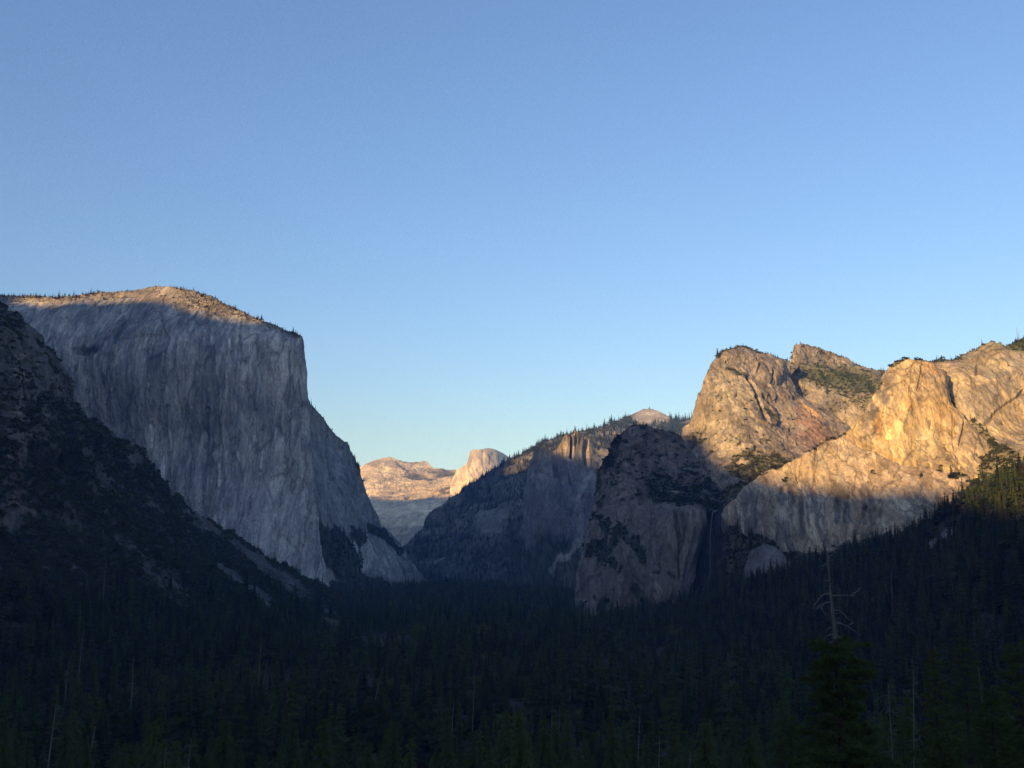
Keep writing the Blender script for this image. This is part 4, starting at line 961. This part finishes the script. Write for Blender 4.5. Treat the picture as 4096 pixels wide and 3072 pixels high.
# irregular clearings and stands
st = fbm(np.stack([xf, Df, 0 * Df], -1), 160, 3, 1, 201)
keep &= ((Df < foot) | behind) & (rng.uniform(-0.9, 0.5, n0) < st + 0.35)
xf, Df, uf = xf[keep], Df[keep], uf[keep]
zf = ground_z(xf, Df)
hf = np.clip(26 * np.exp(rng.normal(0, 0.36, len(xf))), 9, 52) * np.clip(1 + 0.35 * fbm(np.stack([xf, Df, 0 * Df], -1), 240, 2, 1, 202), 0.6, 1.4)
pf = np.stack([xf, Df, zf], -1)
_, vt = w2px(pf + np.stack([0 * hf, 0 * hf, hf * 0.8], -1))
uu, _ = w2px(pf)
ok = (vt < 3080) & (uu > -60) & (uu < 4156)
pf, hf, Df = pf[ok], hf[ok], Df[ok]
# hero trees keep a little room
for (hx, hy, hr) in ((48, 160, 26),):
    ok = np.hypot(pf[:, 0] - hx, pf[:, 1] - hy) > hr
    pf, hf, Df = pf[ok], hf[ok], Df[ok]
order = np.argsort(Df)
near_i, rest_i = order[:285], order[285:]
NEAR = (pf[near_i], hf[near_i])
oak = rng.uniform(0, 1, len(rest_i)) < 0.22
add_trees(pf[rest_i[~oak]], hf[rest_i[~oak]])
OAKS = pf[rest_i[oak]], hf[rest_i[oak]] * 0.55
# slopes, ledges, rims
p, u, v = on_form("forested_slope", 1 / 150)
hs_ = np.clip(rng.normal(29, 8, len(p)), 9, 48); lit = (u > 3860) & (v < 2080)
add_trees(p[~lit], hs_[~lit], base=(0.062, 0.063, 0.026)); add_trees(p[lit], hs_[lit], base=(0.058, 0.074, 0.022))  # sunlit corner: sunlight put into the tree colour as a brighter green
p, u, v = on_form("hillside", 1 / 170, lambda U, V, P: sstep(2300, 2520, V + 0.05 * U - 0.22 * np.clip(U - 700, 0, 2000) + 60 * fbm(P, 120, 2, 1, 9))); add_trees(p, np.clip(rng.normal(27, 7, len(p)), 10, 42))
p, u, v = on_form("hillside", 1 / 4500, lambda U, V, P: sstep(1500, 2000, V)); add_trees(p, np.clip(rng.normal(18, 6, len(p)), 8, 32))
p, u, v = on_form("granite_cliff", 1 / 240); add_trees(p, np.clip(rng.normal(10, 4, len(p)), 4, 20), base=(0.045, 0.05, 0.026))
p, u, v = on_form("cliff_flank", 1 / 260, power=1.5); add_trees(p, np.clip(rng.normal(22, 6, len(p)), 8, 36))
p, u, v = on_form("forested_ridge", 1 / 420); add_trees(p, np.clip(rng.normal(25, 8, len(p)), 10, 45), rng.uniform(1.0, 1.8, len(p)), (0.046, 0.056, 0.028))
p, u, v = on_form("spired_cliff", 1 / 500, power=2); add_trees(p, np.clip(rng.normal(26, 6, len(p)), 8, 36))
p, u, v = on_form("mountain", 1 / 5000, power=2); add_trees(p, np.clip(rng.normal(28, 6, len(p)), 8, 36))
p, u, v = on_form("sunlit_rock", 1 / 700, power=2); add_trees(p, np.clip(rng.normal(13, 4, len(p)), 5, 22), base=(0.06, 0.066, 0.026))
p, u, v = on_form("mountain_spur", 1 / 420, power=1.5); add_trees(p, np.clip(rng.normal(13, 5, len(p)), 5, 24), base=(0.06, 0.066, 0.026))
p, u, v = on_form("dark_rock", 1 / 600, power=2); add_trees(p, np.clip(rng.normal(14, 4, len(p)), 6, 24))
p, u, v = on_form("golden_tower", 1 / 170, lambda U, V, P: sstep(1890, 1960, V), 2); add_trees(p, np.clip(rng.normal(17, 5, len(p)), 6, 28))
p, u, v = on_form("sunlit_wall", 1 / 350, power=2); add_trees(p, np.clip(rng.normal(12, 4, len(p)), 5, 20), base=(0.06, 0.066, 0.026))
def rim(name, u0, u1, n, hm, hs, base=(0.045, 0.052, 0.026), row=1):
    """trees standing along the upper edge of a landform"""
    f = FORMS[name]; U, P = f["U"][row], f["P"]
    idx = np.where((U > u0) & (U < u1))[0]
    j = rng.choice(idx, n); i = rng.integers(0, 4, n)
    add_trees(P[i, j], np.clip(hm * 0.9 * np.exp(rng.normal(0, 0.42, n)), 4, 60), rng.uniform(0.9, 2.3, n), base)
rim("granite_cliff", -40, 420, 210, 12, 8, (0.11, 0.11, 0.05)); rim("granite_cliff", 420, 700, 34, 8, 4, (0.11, 0.11, 0.05)); rim("granite_cliff", 690, 1210, 210, 9, 5, (0.05, 0.055, 0.028))  # left rim trees painted lighter and yellower, sunlight put into their colour
rim("cliff_flank", 1240, 1440, 70, 9, 5, (0.03, 0.036, 0.02))
rim("forested_ridge", 1840, 2510, 420, 23, 8); rim("forested_ridge", 2680, 2800, 90, 29, 9)
rim("sunlit_rock", 2855, 3170, 90, 6.5, 4); rim("mountain_spur", 3185, 3540, 70, 6.5, 5)
rim("sunlit_wall", 3730, 3930, 45, 9, 6); rim("sunlit_wall", 4030, 4200, 26, 7, 3); rim("dark_rock", 2500, 2720, 60, 7, 4, (0.025, 0.03, 0.018))
acc = []
for (p, h, wd, col) in trees:
    d = np.linalg.norm(p, axis=1)
    for (lo, hi, sh) in ((0, 1000, LOD_A), (1000, 2600, LOD_B), (2600, 1e9, LOD_C)):
        k = (d >= lo) & (d < hi)
        scatter_many(p[k], h[k], wd[k], col[k], sh, acc)
V_, C_, F_ = merge(acc)
fo = mesh_np("conifer_forest", V_, F_, M_forest, C_)
tag(fo, "dense dark conifer forest covering the valley floor, slopes and rims", "forest", kind="stuff")
print("forest tris", len(F_))

acc = []
def add_shrubs(name, per, hm, hs, base, keep=None, power=1.0, squash=1.25):
    p, u, v = on_form(name, per, keep, power)
    if len(p) == 0: return
    n = len(p); h = np.clip(rng.normal(hm, hs, n), hm * 0.35, hm * 2.2)
    c = np.array(base)[None] * rng.uniform(0.6, 1.4, (n, 1)) * rng.uniform(0.9, 1.1, (n, 3))
    d = np.linalg.norm(p, axis=1); p = p - np.array((0, 0, 0.12))[None] * h[:, None]
    for (lo, hi, sh) in ((0, 1700, SHR_A), (1700, 2600, SHR_B), (2600, 1e9, SHR_C)):
        k = (d >= lo) & (d < hi)
        scatter_many(p[k], h[k], np.full(k.sum(), squash), c[k], sh, acc)
op, oh = OAKS; od = np.linalg.norm(op, axis=1)
oc = np.array((0.066, 0.070, 0.022))[None] * rng.uniform(0.6, 1.5, (len(op), 1)) * rng.uniform(0.9, 1.1, (len(op), 3))
for (lo, hi, sh) in ((0, 1500, SHR_A), (1500, 2600, SHR_B), (2600, 1e9, SHR_C)):
    k = (od >= lo) & (od < hi); scatter_many(op[k], oh[k], np.full(k.sum(), 0.9), oc[k], sh, acc)
add_shrubs("hillside", 1 / 26, 6.5, 2.2, (0.066, 0.064, 0.028), squash=1.0)
add_shrubs("forested_slope", 1 / 240, 12, 5, (0.050, 0.055, 0.030), lambda U, V, P: 1 - (U > 3860) * (V < 2080), squash=0.85)
add_shrubs("forested_slope", 1 / 130, 13, 5, (0.065, 0.078, 0.024), lambda U, V, P: 1.0 * (U > 3860) * (V < 2080), squash=0.85)  # same sunlit corner, bushes painted brighter to carry the sunlight
add_shrubs("dark_rock", 1 / 60, 6, 2, (0.036, 0.042, 0.022), power=1.5)
add_shrubs("sunlit_rock", 1 / 55, 5.5, 2, (0.085, 0.085, 0.030), power=1.5)
add_shrubs("mountain_spur", 1 / 60, 5, 2, (0.085, 0.09, 0.028), power=1.2)
add_shrubs("golden_tower", 1 / 45, 5.5, 2, (0.055, 0.06, 0.024), power=1.5)
add_shrubs("sunlit_wall", 1 / 45, 4.5, 1.6, (0.08, 0.085, 0.028), power=1.5)
add_shrubs("rock_buttress", 1 / 30, 5, 2, (0.036, 0.042, 0.022), power=1.5)
add_shrubs("cliff_flank", 1 / 300, 8, 3, (0.036, 0.042, 0.022), power=1.5)
add_shrubs("granite_cliff", 1 / 110, 4, 1.5, (0.05, 0.05, 0.03))
V_, C_, F_ = merge(acc)
so = mesh_np("shrubs", V_, F_, M_shrub, C_)
tag(so, "scrubby bushes and round oaks covering the rocky slopes and valley", "shrubs", kind="stuff")
print("shrub tris", len(F_))

# ------------------------------------------------------------------ nearest conifers of the valley, each its own tree
def split_shape(Vs, Fs):
    return (Vs[:-9], Fs[:-3]), (Vs[-9:], Fs[-3:])     # crown, trunk
near_meshes = []
for k, (Vs, Fs) in enumerate(LOD_N):
    crown, trunk = split_shape(Vs, Fs)
    tv, tf = [], []
    for z, r_ in ((-0.06, 0.0125), (0.35, 0.009), (0.93, 0.002)):
        for q in range(6): tv.append((r_ * math.cos(q * 1.047), r_ * math.sin(q * 1.047), z))
    for lvl in range(2):
        for q in range(6): tf.append((lvl * 6 + q, lvl * 6 + (q + 1) % 6, lvl * 6 + 6 + (q + 1) % 6, lvl * 6 + 6 + q))
    cm = mesh_np("crown", crown[0], crown[1], M_needle); tm = mesh_np("trunk", np.array(tv), np.array(tf), M_bark)
    near_meshes.append((cm.data, tm.data))
    bpy.data.objects.remove(cm); bpy.data.objects.remove(tm)
pn, hn = NEAR
un, vn = w2px(pn + np.stack([0 * hn, 0 * hn, hn], -1))
for i in range(len(pn)):
    k = R.randrange(len(near_meshes))
    ro = empty("conifer_tree", pn[i] - np.array((0, 0, 1.0)))
    ro.rotation_euler = (0, 0, R.uniform(0, 6.28))
    zone = "left" if un[i] < 1365 else ("middle" if un[i] < 2730 else "right")
    size = "tall" if hn[i] > 33 else ("short" if hn[i] < 25 else "medium high")
    tag(ro, "%s dark green conifer at the bottom edge, in the %s third of the forest" % (size, zone), "tree", "nearest conifers of the shaded valley forest")
    for nm, me in (("crown", near_meshes[k][0]), ("trunk", near_meshes[k][1])):
        c = bpy.data.objects.new(nm, me); SC.collection.objects.link(c); c.parent = ro
        wdt = hn[i] * R.uniform(0.8, 1.2) if nm == "crown" else hn[i]
        c.scale = (wdt, wdt, hn[i])

# ------------------------------------------------------------------ tubes for trunks and dead limbs
def tube_arrays(path, radii, sides=8, wob=0.0):
    path = np.array(path, float); n = len(path)
    V, Fq = [], []
    for i in range(n):
        d = path[min(i + 1, n - 1)] - path[max(i - 1, 0)]; d /= np.linalg.norm(d) + 1e-9
        ref = np.array((0, 1.0, 0)) if abs(d[1]) < 0.8 else np.array((1.0, 0, 0))
        a = np.cross(d, ref); a /= np.linalg.norm(a); b = np.cross(d, a)
        for q in range(sides):
            t = 6.2832 * q / sides; r_ = radii[i] * (1 + wob * R.uniform(-1, 1))
            V.append(path[i] + r_ * (math.cos(t) * a + math.sin(t) * b))
    for i in range(n - 1):
        for q in range(sides):
            Fq.append((i * sides + q, i * sides + (q + 1) % sides, (i + 1) * sides + (q + 1) % sides, (i + 1) * sides + q))
    return np.array(V), np.array(Fq)
def joined(parts):
    V, F_, b = [], [], 0
    for v, f in parts: V.append(v); F_.append(f + b); b += len(v)
    return np.concatenate(V), np.concatenate(F_)
def smooth_path(pts, k=5):
    pts = np.array(pts, float); out = []
    for i in range(len(pts) - 1):
        p0, p1, p2, p3 = pts[max(i - 1, 0)], pts[i], pts[i + 1], pts[min(i + 2, len(pts) - 1)]
        for t in np.linspace(0, 1, k, endpoint=False):
            out.append(0.5 * ((2 * p1) + (-p0 + p2) * t + (2 * p0 - 5 * p1 + 4 * p2 - p3) * t * t + (-p0 + 3 * p1 - 3 * p2 + p3) * t ** 3))
    out.append(pts[-1]); return np.array(out)

# ------------------------------------------------------------------ foliage of the near pines
def needle_crown(trunk_at, z_top, z_bot, prof, seed, nbr, tuft=0.55, dens=1.0, lift=0.1, clump=7):
    """branches round a trunk, each carrying tufts of needle blades; returns (foliage, limbs)"""
    q = random.Random(seed); FV, FF, limbs = [], [], []
    for i in range(nbr):
        t = (i + q.uniform(0, 1)) / nbr
        z = z_top + (z_bot - z_top) * t
        L = prof(t) * q.uniform(0.55, 1.1); a = i * 2.39996 + q.uniform(-0.4, 0.4)
        bx, by = trunk_at(z)
        droop = q.uniform(-0.05, 0.30) * L; pts = []
        for s_ in np.linspace(0, 1, 5):
            pts.append((bx + math.cos(a) * L * s_, by + math.sin(a) * L * s_, z + lift * L * s_ - droop * s_ * s_ + q.uniform(-.12, .12)))
        limbs.append(tube_arrays(pts, [0.075, 0.06, 0.045, 0.03, 0.015], 5))
        nt_ = int(L * 7.5 * dens) + 3
        for k in range(nt_):
            s_ = 0.22 + 0.82 * q.random() ** 0.6
            j = min(3, int(s_ * 4)); f = s_ * 4 - j
            c = np.array(pts[j]) * (1 - f) + np.array(pts[j + 1]) * f if s_ <= 1 else np.array(pts[4])
            side = q.gauss(0, 0.17 * L * (1.05 - 0.5 * min(1, s_)))
            c = c + np.array((-math.sin(a) * side, math.cos(a) * side, q.gauss(0.10, 0.13) - 0.1 * abs(side)))
            for b in range(clump):
                d = np.array((q.gauss(0, 1), q.gauss(0, 1), q.gauss(0.25, 0.8))); d /= np.linalg.norm(d)
                e = np.cross(d, (q.gauss(0, 1), q.gauss(0, 1), q.gauss(0, 1))); e /= np.linalg.norm(e) + 1e-6
                l = tuft * q.uniform(0.5, 1.1); wdt = l * 0.20; m = len(FV)
                FV.extend((c - e * wdt, c + e * wdt, c + d * l)); FF.append((m, m + 1, m + 2))
    return (np.array(FV), np.array(FF)), joined(limbs)

# ---- the pine with the bare dead top
HD = 160.0
def hp(u, v, dd=0.0): return px2w(u, v, HD + dd)
base_z = float(ground_z(48.0, HD)) - 1.5
hero = empty("pine_tree", (0, 0, 0))
tag(hero, "tall green pine with a long bare dead top and crooked grey limbs, right of centre", "pine tree")
tp = [(3308, 2211), (3311, 2245), (3314, 2275), (3318, 2320), (3322, 2380), (3329, 2440), (3336, 2500), (3341, 2555), (3349, 2680), (3360, 2800), (3368, 2920), (3374, 3072)]
tw = [2.0, 2.6, 3.2, 3.8, 4.6, 5.8, 7, 8, 10.5, 12, 13.5, 16]
pts = [hp(*p) for p in tp]; pts.append(np.array((pts[-1][0] + 0.5, HD, base_z)))
rad = [w_ * HD / F_PX for w_ in tw] + [0.72]
hb = Vector(pts[-1]); hero.location = hb
HB = np.array(hb)
pth = smooth_path(pts, 4); rp = np.interp(np.linspace(0, 1, len(pth)), np.linspace(0, 1, len(rad)), rad)
cut = int(np.argmin(np.abs(pth[:, 2] - hp(3341, 2555)[2])))
tv, tf = tube_arrays(pth[:cut + 1] - HB, rp[:cut + 1], 12, 0.12)
mesh_np("dead_top", tv, tf, M_pinebark, smooth=True, parent=hero)["label"] = "bare weathered grey-brown top"
tv, tf = tube_arrays(pth[cut:] - HB, rp[cut:] * 0.995, 12, 0.06)
mesh_np("trunk", tv, tf, M_bark, smooth=True, parent=hero)
dead = [
    [(3311, 2216), (3318, 2207), (3325, 2203), (3332, 2204)], [(3322, 2204), (3318, 2199), (3314, 2196)], [(3312, 2222), (3322, 2222), (3332, 2220)], [(3313, 2242), (3324, 2242), (3333, 2240)],
    [(3316, 2270), (3307, 2262), (3300, 2258), (3290, 2262), (3271, 2266)], [(3300, 2258), (3294, 2266), (3292, 2276)], [(3300, 2258), (3304, 2254)],
    [(3320, 2324), (3306, 2323), (3291, 2324)],
    [(3323, 2374), (3305, 2375), (3287, 2383), (3272, 2399), (3262, 2414), (3257, 2424), (3255, 2438)], [(3262, 2414), (3254, 2416), (3244, 2415)],
    [(3326, 2408), (3308, 2410), (3290, 2416), (3276, 2424), (3268, 2428), (3262, 2428)], [(3296, 2414), (3290, 2427)], [(3281, 2424), (3290, 2440), (3306, 2462)], [(3276, 2424), (3270, 2434), (3263, 2438)],
    [(3326, 2382), (3350, 2382), (3375, 2381), (3400, 2382), (3425, 2388)], [(3404, 2382), (3415, 2372), (3428, 2366), (3444, 2353)], [(3410, 2383), (3420, 2378)],
    [(3333, 2442), (3346, 2440), (3364, 2448), (3380, 2462), (3396, 2478), (3414, 2491)], [(3336, 2452), (3348, 2455), (3356, 2453)], [(3414, 2491), (3400, 2498), (3394, 2504)], [(3400, 2496), (3408, 2497)],
    [(3338, 2490), (3362, 2494), (3390, 2506), (3415, 2522), (3438, 2538)],
    [(3335, 2508), (3322, 2510), (3308, 2520), (3303, 2534)], [(3337, 2535), (3318, 2540), (3300, 2548), (3292, 2564)], [(3335, 2568), (3300, 2570), (3264, 2574)], [(3350, 2545), (3366, 2556), (3374, 2572)],
    [(3362, 2780), (3376, 2795), (3392, 2805)], [(3366, 2772), (3382, 2786), (3400, 2800), (3420, 2812)]]
for k, b in enumerate(dead):
    q = random.Random(k); dep = q.uniform(-1.2, 1.2)
    bp_ = [hp(u, v, dep * s_ / max(1, len(b) - 1)) for s_, (u, v) in enumerate(b)]
    bp_ = smooth_path(bp_, 4)
    thick = 0.050 + 0.008 * min(len(b), 5) if 6 < k < 27 else 0.045
    v_, f_ = tube_arrays(bp_ - HB, np.linspace(thick, 0.028, len(bp_)), 6, 0.12)
    mesh_np("dead_branch", v_, f_, M_limb, smooth=True, parent=hero)
def t_at(z): 
    i = int(np.argmin(np.abs(pth[:, 2] - z))); return pth[i, 0], pth[i, 1]
ztop = float(hp(3341, 2560)[2]); zbot = base_z + 9
def hprof(t):
    return float(np.interp(t, [0, 0.04, 0.10, 0.18, 0.28, 0.36, 0.48, 0.62, 0.8, 1.0], [3.8, 4.9, 5.4, 5.3, 4.6, 4.4, 6.4, 8.0, 9.4, 9.6]))
(fv, ff), (lv, lf) = needle_crown(t_at, ztop, zbot, hprof, 31, 150, 0.66, 1.2, 0.16)
mesh_np("crown", fv - HB, ff, M_needle, parent=hero)
mesh_np("live_branches", lv - HB, lf, M_bark, parent=hero)["kind"] = "stuff"

# ---- living pines standing near on the right
def near_pine(u, v, D, halfw, hgt_frac, label, seed, nbr, tuft, tip=0.25, lean=0.0, group=None, dens=1.0, full=1.0):
    top = px2w(u, v, D); gz = float(ground_z(top[0], D)) - 1.2
    H = top[2] - gz
    o = empty("pine_tree", (top[0], D, gz)); tag(o, label, "pine tree", group)
    v_, f_ = tube_arrays([(lean * H, 0, H * 0.995), (lean * H * .6, 0, H * 0.7), (lean * H * .3, 0, H * 0.35), (0, 0, -0.5)], [0.03, H * 0.006, H * 0.009, H * 0.013], 9, 0.05)
    mesh_np("trunk", v_, f_, M_bark, smooth=True, parent=o)
    wid = halfw * D / F_PX
    def pr(t): return wid * (tip + (1 - tip) * min(1.0, (t / hgt_frac)) ** 0.72) * full
    (fv, ff), (lv, lf) = needle_crown(lambda z: (lean * z, 0.0), H * 0.985, H * 0.30, pr, seed, nbr, tuft, dens, 0.12)
    mesh_np("crown", fv, ff, M_needle, parent=o)
    mesh_np("live_branches", lv, lf, M_bark, parent=o)["kind"] = "stuff"
    return o
near_pine(3729, 2579, 215, 105, 0.6, "dark pine with a narrow pointed top, between the dead-topped pine and the right edge", 41, 120, 0.6, 0.10)
near_pine(3850, 2540, 330, 150, 0.6, "wide feathery pine close behind the narrow pointed pine on the right", 42, 130, 0.7, 0.10)
near_pine(4066, 2560, 205, 150, 0.5, "big dark pine cut off by the right edge of the photo", 43, 130, 0.6, 0.22)
near_pine(3775, 2926, 150, 85, 0.25, "small bright green pine with a rounded top, low in the right corner", 44, 90, 0.5, 0.25, full=1.1)
near_pine(3960, 2740, 180, 110, 0.5, "bushy dark pine low in the right corner, in front of the wide feathery one", 45, 120, 0.55, 0.2)
near_pine(4100, 2900, 140, 120, 0.3, "low pine filling the bottom right corner of the photo", 46, 110, 0.5, 0.25)
near_pine(3605, 2840, 260, 70, 0.6, "slender pine beside the thin grey snag, right of the dead-topped pine", 47, 90, 0.6, 0.12)
near_pine(3160, 2850, 230, 110, 0.5, "broad pine just left of the lower crown of the dead-topped pine", 48, 110, 0.6, 0.15)
near_pine(2683, 2762, 420, 70, 0.5, "open fir with drooping separate branches, left of the broad pines", 49, 60, 0.8, 0.10, dens=0.7)
near_pine(2604, 2845, 400, 55, 0.6, "spiky fir with upswept branches beside the tall bare snag", 50, 60, 0.7, 0.10, dens=0.7)
near_pine(2340, 2962, 340, 60, 0.5, "tapering fir standing clear at the bottom edge, centre right", 51, 70, 0.7, 0.1)
near_pine(2005, 2950, 360, 45, 0.6, "thin ragged fir at the bottom edge near the centre", 52, 60, 0.7, 0.1, dens=0.8)
near_pine(1855, 3040, 330, 40, 0.5, "tip of a spindly fir at the bottom edge left of centre", 53, 60, 0.7, 0.12, dens=0.8)

# ---- dead grey snags
def snag(u1, v1, u2, v2, D, label, stubs=8, thick=1.0, seed=0, group="bare dead trunks among the green trees", gz=None, fork=False):
    q = random.Random(seed)
    top, low = px2w(u1, v1, D), px2w(u2, v2, D)
    if gz is None: gz = float(ground_z(low[0], D))
    gz = min(gz, low[2]) - 1.0
    d = (low - top); L = np.linalg.norm(d)
    base = low + d / L * max(0.5, (low[2] - gz) * 0.98)
    H = np.linalg.norm(base - top)
    o = empty("dead_tree", base); tag(o, label, "dead tree", group)
    r0 = min(0.75, 0.010 * H + 0.12) * thick
    mid = (top + base) / 2 + np.array((q.uniform(-.3, .3), q.uniform(-.3, .3), 0))
    pp = smooth_path([base, mid, top], 6) - base
    v_, f_ = tube_arrays(pp, np.linspace(r0, max(0.07, r0 * 0.28), len(pp)), 7, 0.08)
    mesh_np("trunk", v_, f_, M_dead, smooth=True, parent=o)
    for k in range(stubs):
        s_ = 1 - (k + q.random()) / max(1, stubs) * 0.55
        c = pp[int(s_ * (len(pp) - 1))]; a = q.uniform(0, 6.28) if k % 2 else q.choice((0.2, 2.9)); l = q.uniform(0.03, 0.075) * H
        br = [c, c + np.array((math.cos(a) * l * .6, math.sin(a) * l * .6, q.uniform(-.1, .25) * l)), c + np.array((math.cos(a) * l, math.sin(a) * l, q.uniform(-.5, .3) * l))]
        v_, f_ = tube_arrays(br, [r0 * .3, r0 * .24, r0 * .14], 5)
        mesh_np("dead_branch", v_, f_, M_dead, smooth=True, parent=o)
    return o
def floorD(v): return 0.86 * 116 / ((v - 2218) / F_PX)
snag(2639, 2942, 2637, 3072, 260, "tall bare trunk with curved limbs at the bottom edge, left of the big pines", 9, 0.5, 1)
snag(2763, 3008, 2754, 3072, 240, "leaning pale stub with a hooked tip at the bottom edge, right of the bare trunk", 2, 0.5, 2)
snag(3552, 2735, 3577, 3072, 215, "leaning grey snag with short curled limbs right of the dead-topped pine", 11, 0.36, 3)
snag(3653, 2680, 3656, 2945, 235, "straight pale snag with a fringe of stubs, left of the narrow pointed pine", 14, 0.34, 4)
snag(3912, 2664, 3920, 2730, 300, "short bare top poking out of the wide feathery pine at right", 4, 0.4, 5)
snag(535, 2626, 525, 2796, floorD(2640), "brightest bare trunk in the lower left forest, with sagging twigs to its right", 9, 1.0, 6)
snag(335, 2514, 321, 2645, 1050, "slanting grey trunk with fine twigs, above and left of the brightest bare trunk", 7, 0.9, 7, gz=-120)
snag(275, 2640, 263, 2770, floorD(2650), "slightly leaning dull grey trunk, left of the brightest bare trunk", 3, 0.9, 8)
snag(1045, 2558, 1040, 2640, 1200, "short straight white trunk below the talus chutes", 0, 1.0, 9)
snag(1070, 2638, 1059, 2700, floorD(2640), "thin leaning white trunk just below the short straight one", 2, 0.8, 10)
snag(766, 2955, 752, 3072, 350, "twiggy whitish snag at the bottom edge, the taller of the pair at left", 16, 0.5, 11)
snag(663, 2985, 657, 3072, 345, "shorter twiggy snag with a broken top at the bottom edge, left one of the pair", 9, 0.5, 12)
snag(225, 2815, 211, 2925, 560, "grey leaning snag in the dark lower left, nearest the left edge", 6, 0.9, 13)
snag(382, 2905, 368, 2980, 440, "dim slanting dead trunk low in the forest between the two lower left snags", 3, 0.8, 14)
snag(1530, 2671, 1512, 2745, floorD(2680), "leaning pale trunk in the forest under the end of the scrubby hillside", 2, 0.8, 15)
snag(1815, 2803, 1812, 2856, floorD(2800), "small curved white trunk near the bottom centre", 1, 0.8, 16)
snag(1900, 2675, 1898, 2722, floorD(2690), "faint thin trunk above the small curved white one near the centre", 1, 0.6, 17)
snag(2208, 2825, 2208, 2912, floorD(2840), "upright grey trunk, leftmost of three close together right of centre", 6, 0.7, 18)
snag(2238, 2847, 2237, 2925, floorD(2855), "thin trunk with side twigs, middle one of three close together", 7, 0.6, 19)
snag(2262, 2866, 2257, 2928, floorD(2870), "leaning trunk, rightmost of three close together right of centre", 2, 0.7, 20)
snag(2558, 2862, 2557, 2915, 430, "spiky bare top left of the spiky fir with upswept branches", 8, 0.6, 21)
def on_slope(form, u, v):
    f = FORMS[form]; k = np.argmin((f["U"] - u) ** 2 + (f["V"] - v) ** 2); p = f["P"].reshape(-1, 3)[k]
    return float(p[1]), float(p[2])
for (u1, v1, u2, v2, lb, stb, sd) in (
        (424, 2232, 414, 2375, "dead grey fir with drooping limbs standing alone on the scrubby hillside", 16, 31),
        (696, 2165, 695, 2228, "small dead tree in the scrub right of the lone grey fir", 6, 32)):
    D_, z_ = on_slope("hillside", u2, v2); snag(u1, v1, u2, v2, D_ - 12, lb, stb, 0.9, sd, gz=z_ + 0.5)
for (u1, v1, u2, v2, lb, sd) in (
        (3938, 2085, 3952, 2160, "leaning dead trunk high on the right forested slope", 41),
        (3566, 2283, 3568, 2494, "longest thin dead trunk on the right slope, above the dead-topped pine's right side", 42),
        (3916, 2380, 3921, 2430, "yellowish leaning trunk in the middle of the right slope", 43),
        (4090, 2165, 4092, 2220, "pale dead trunk at the right edge of the forested slope", 44),
        (3800, 2270, 3815, 2380, "dim tilted trunk in the upper right forest, below the grey talus patch", 45)):
    D_, z_ = on_slope("forested_slope", u2, v2); snag(u1, v1, u2, v2, D_ - 14, lb, 3, 0.8, sd, gz=z_)
Dw, zw = on_slope("sunlit_wall", 4070, 1366)
snag(4066, 1309, 4070, 1352, Dw, "bare spire leaning left on the grassy skyline at the right edge", 0, 1.5, 51, gz=zw - 8)
snag(4076, 1323, 4073, 1352, Dw, "shorter bare spire right of its leaning neighbour on the grassy skyline", 0, 1.5, 52, gz=zw - 8)

# ------------------------------------------------------------------ waterfall
wm, wnt, wb = new_mat("falling_water")
wb.inputs["Base Color"].default_value = (0.20, 0.21, 0.225, 1); wb.inputs["Roughness"].default_value = 0.6
wp = smooth_path([px2w(u, v, 2440 + dd) for (u, v, dd) in ((2868, 2043, 34), (2856, 2046, 16), (2850, 2056, 4), (2847, 2080, 0), (2843, 2120, -4), (2840, 2180, -6), (2840, 2240, -8), (2842, 2280, -10), (2838, 2300, -12), (2841, 2336, -14))], 6)
WB = wp[-1].copy()
wr = np.interp(np.linspace(0, 1, len(wp)), [0, 0.2, 0.3, 0.7, 0.85, 1], [1.3, 1.1, 0.8, 0.65, 0.7, 1.0])
v_, f_ = tube_arrays(wp - WB, wr, 8, 0.35)
wf = mesh_np("waterfall", v_, f_, wm, smooth=True)
wf.location = WB
tag(wf, "thin white waterfall dropping down the dark gorge beside the streaked apron wall", "waterfall")

# ------------------------------------------------------------------ air
def haze_box(x0, x1, y0, y1, z0, z1):
    v = np.array([(x, y, z) for x in (x0, x1) for y in (y0, y1) for z in (z0, z1)], float)
    f = np.array([(0, 1, 3, 2), (4, 6, 7, 5), (0, 4, 5, 1), (2, 3, 7, 6), (0, 2, 6, 4), (1, 5, 7, 3)])
    m = bpy.data.materials.new("air"); m.use_nodes = True; nt = m.node_tree
    for nd in list(nt.nodes): nt.nodes.remove(nd)
    out = nt.nodes.new("ShaderNodeOutputMaterial"); pv = nt.nodes.new("ShaderNodeVolumePrincipled")
    pv.inputs["Color"].default_value = (*HAZE_COLOR, 1); pv.inputs["Density"].default_value = HAZE_DENSITY
    pv.inputs["Absorption Color"].default_value = (1, 1, 1, 1)
    pv.inputs["Density Attribute"].default_value = ""; pv.inputs["Anisotropy"].default_value = 0.0
    nt.links.new(pv.outputs[0], out.inputs["Volume"])
    o = mesh_np("haze", v, f, m); tag(o, "thin blue evening air filling the valley", "haze", kind="stuff")
haze_box(-21000, 21000, -21000, 21000, -420, 2450)
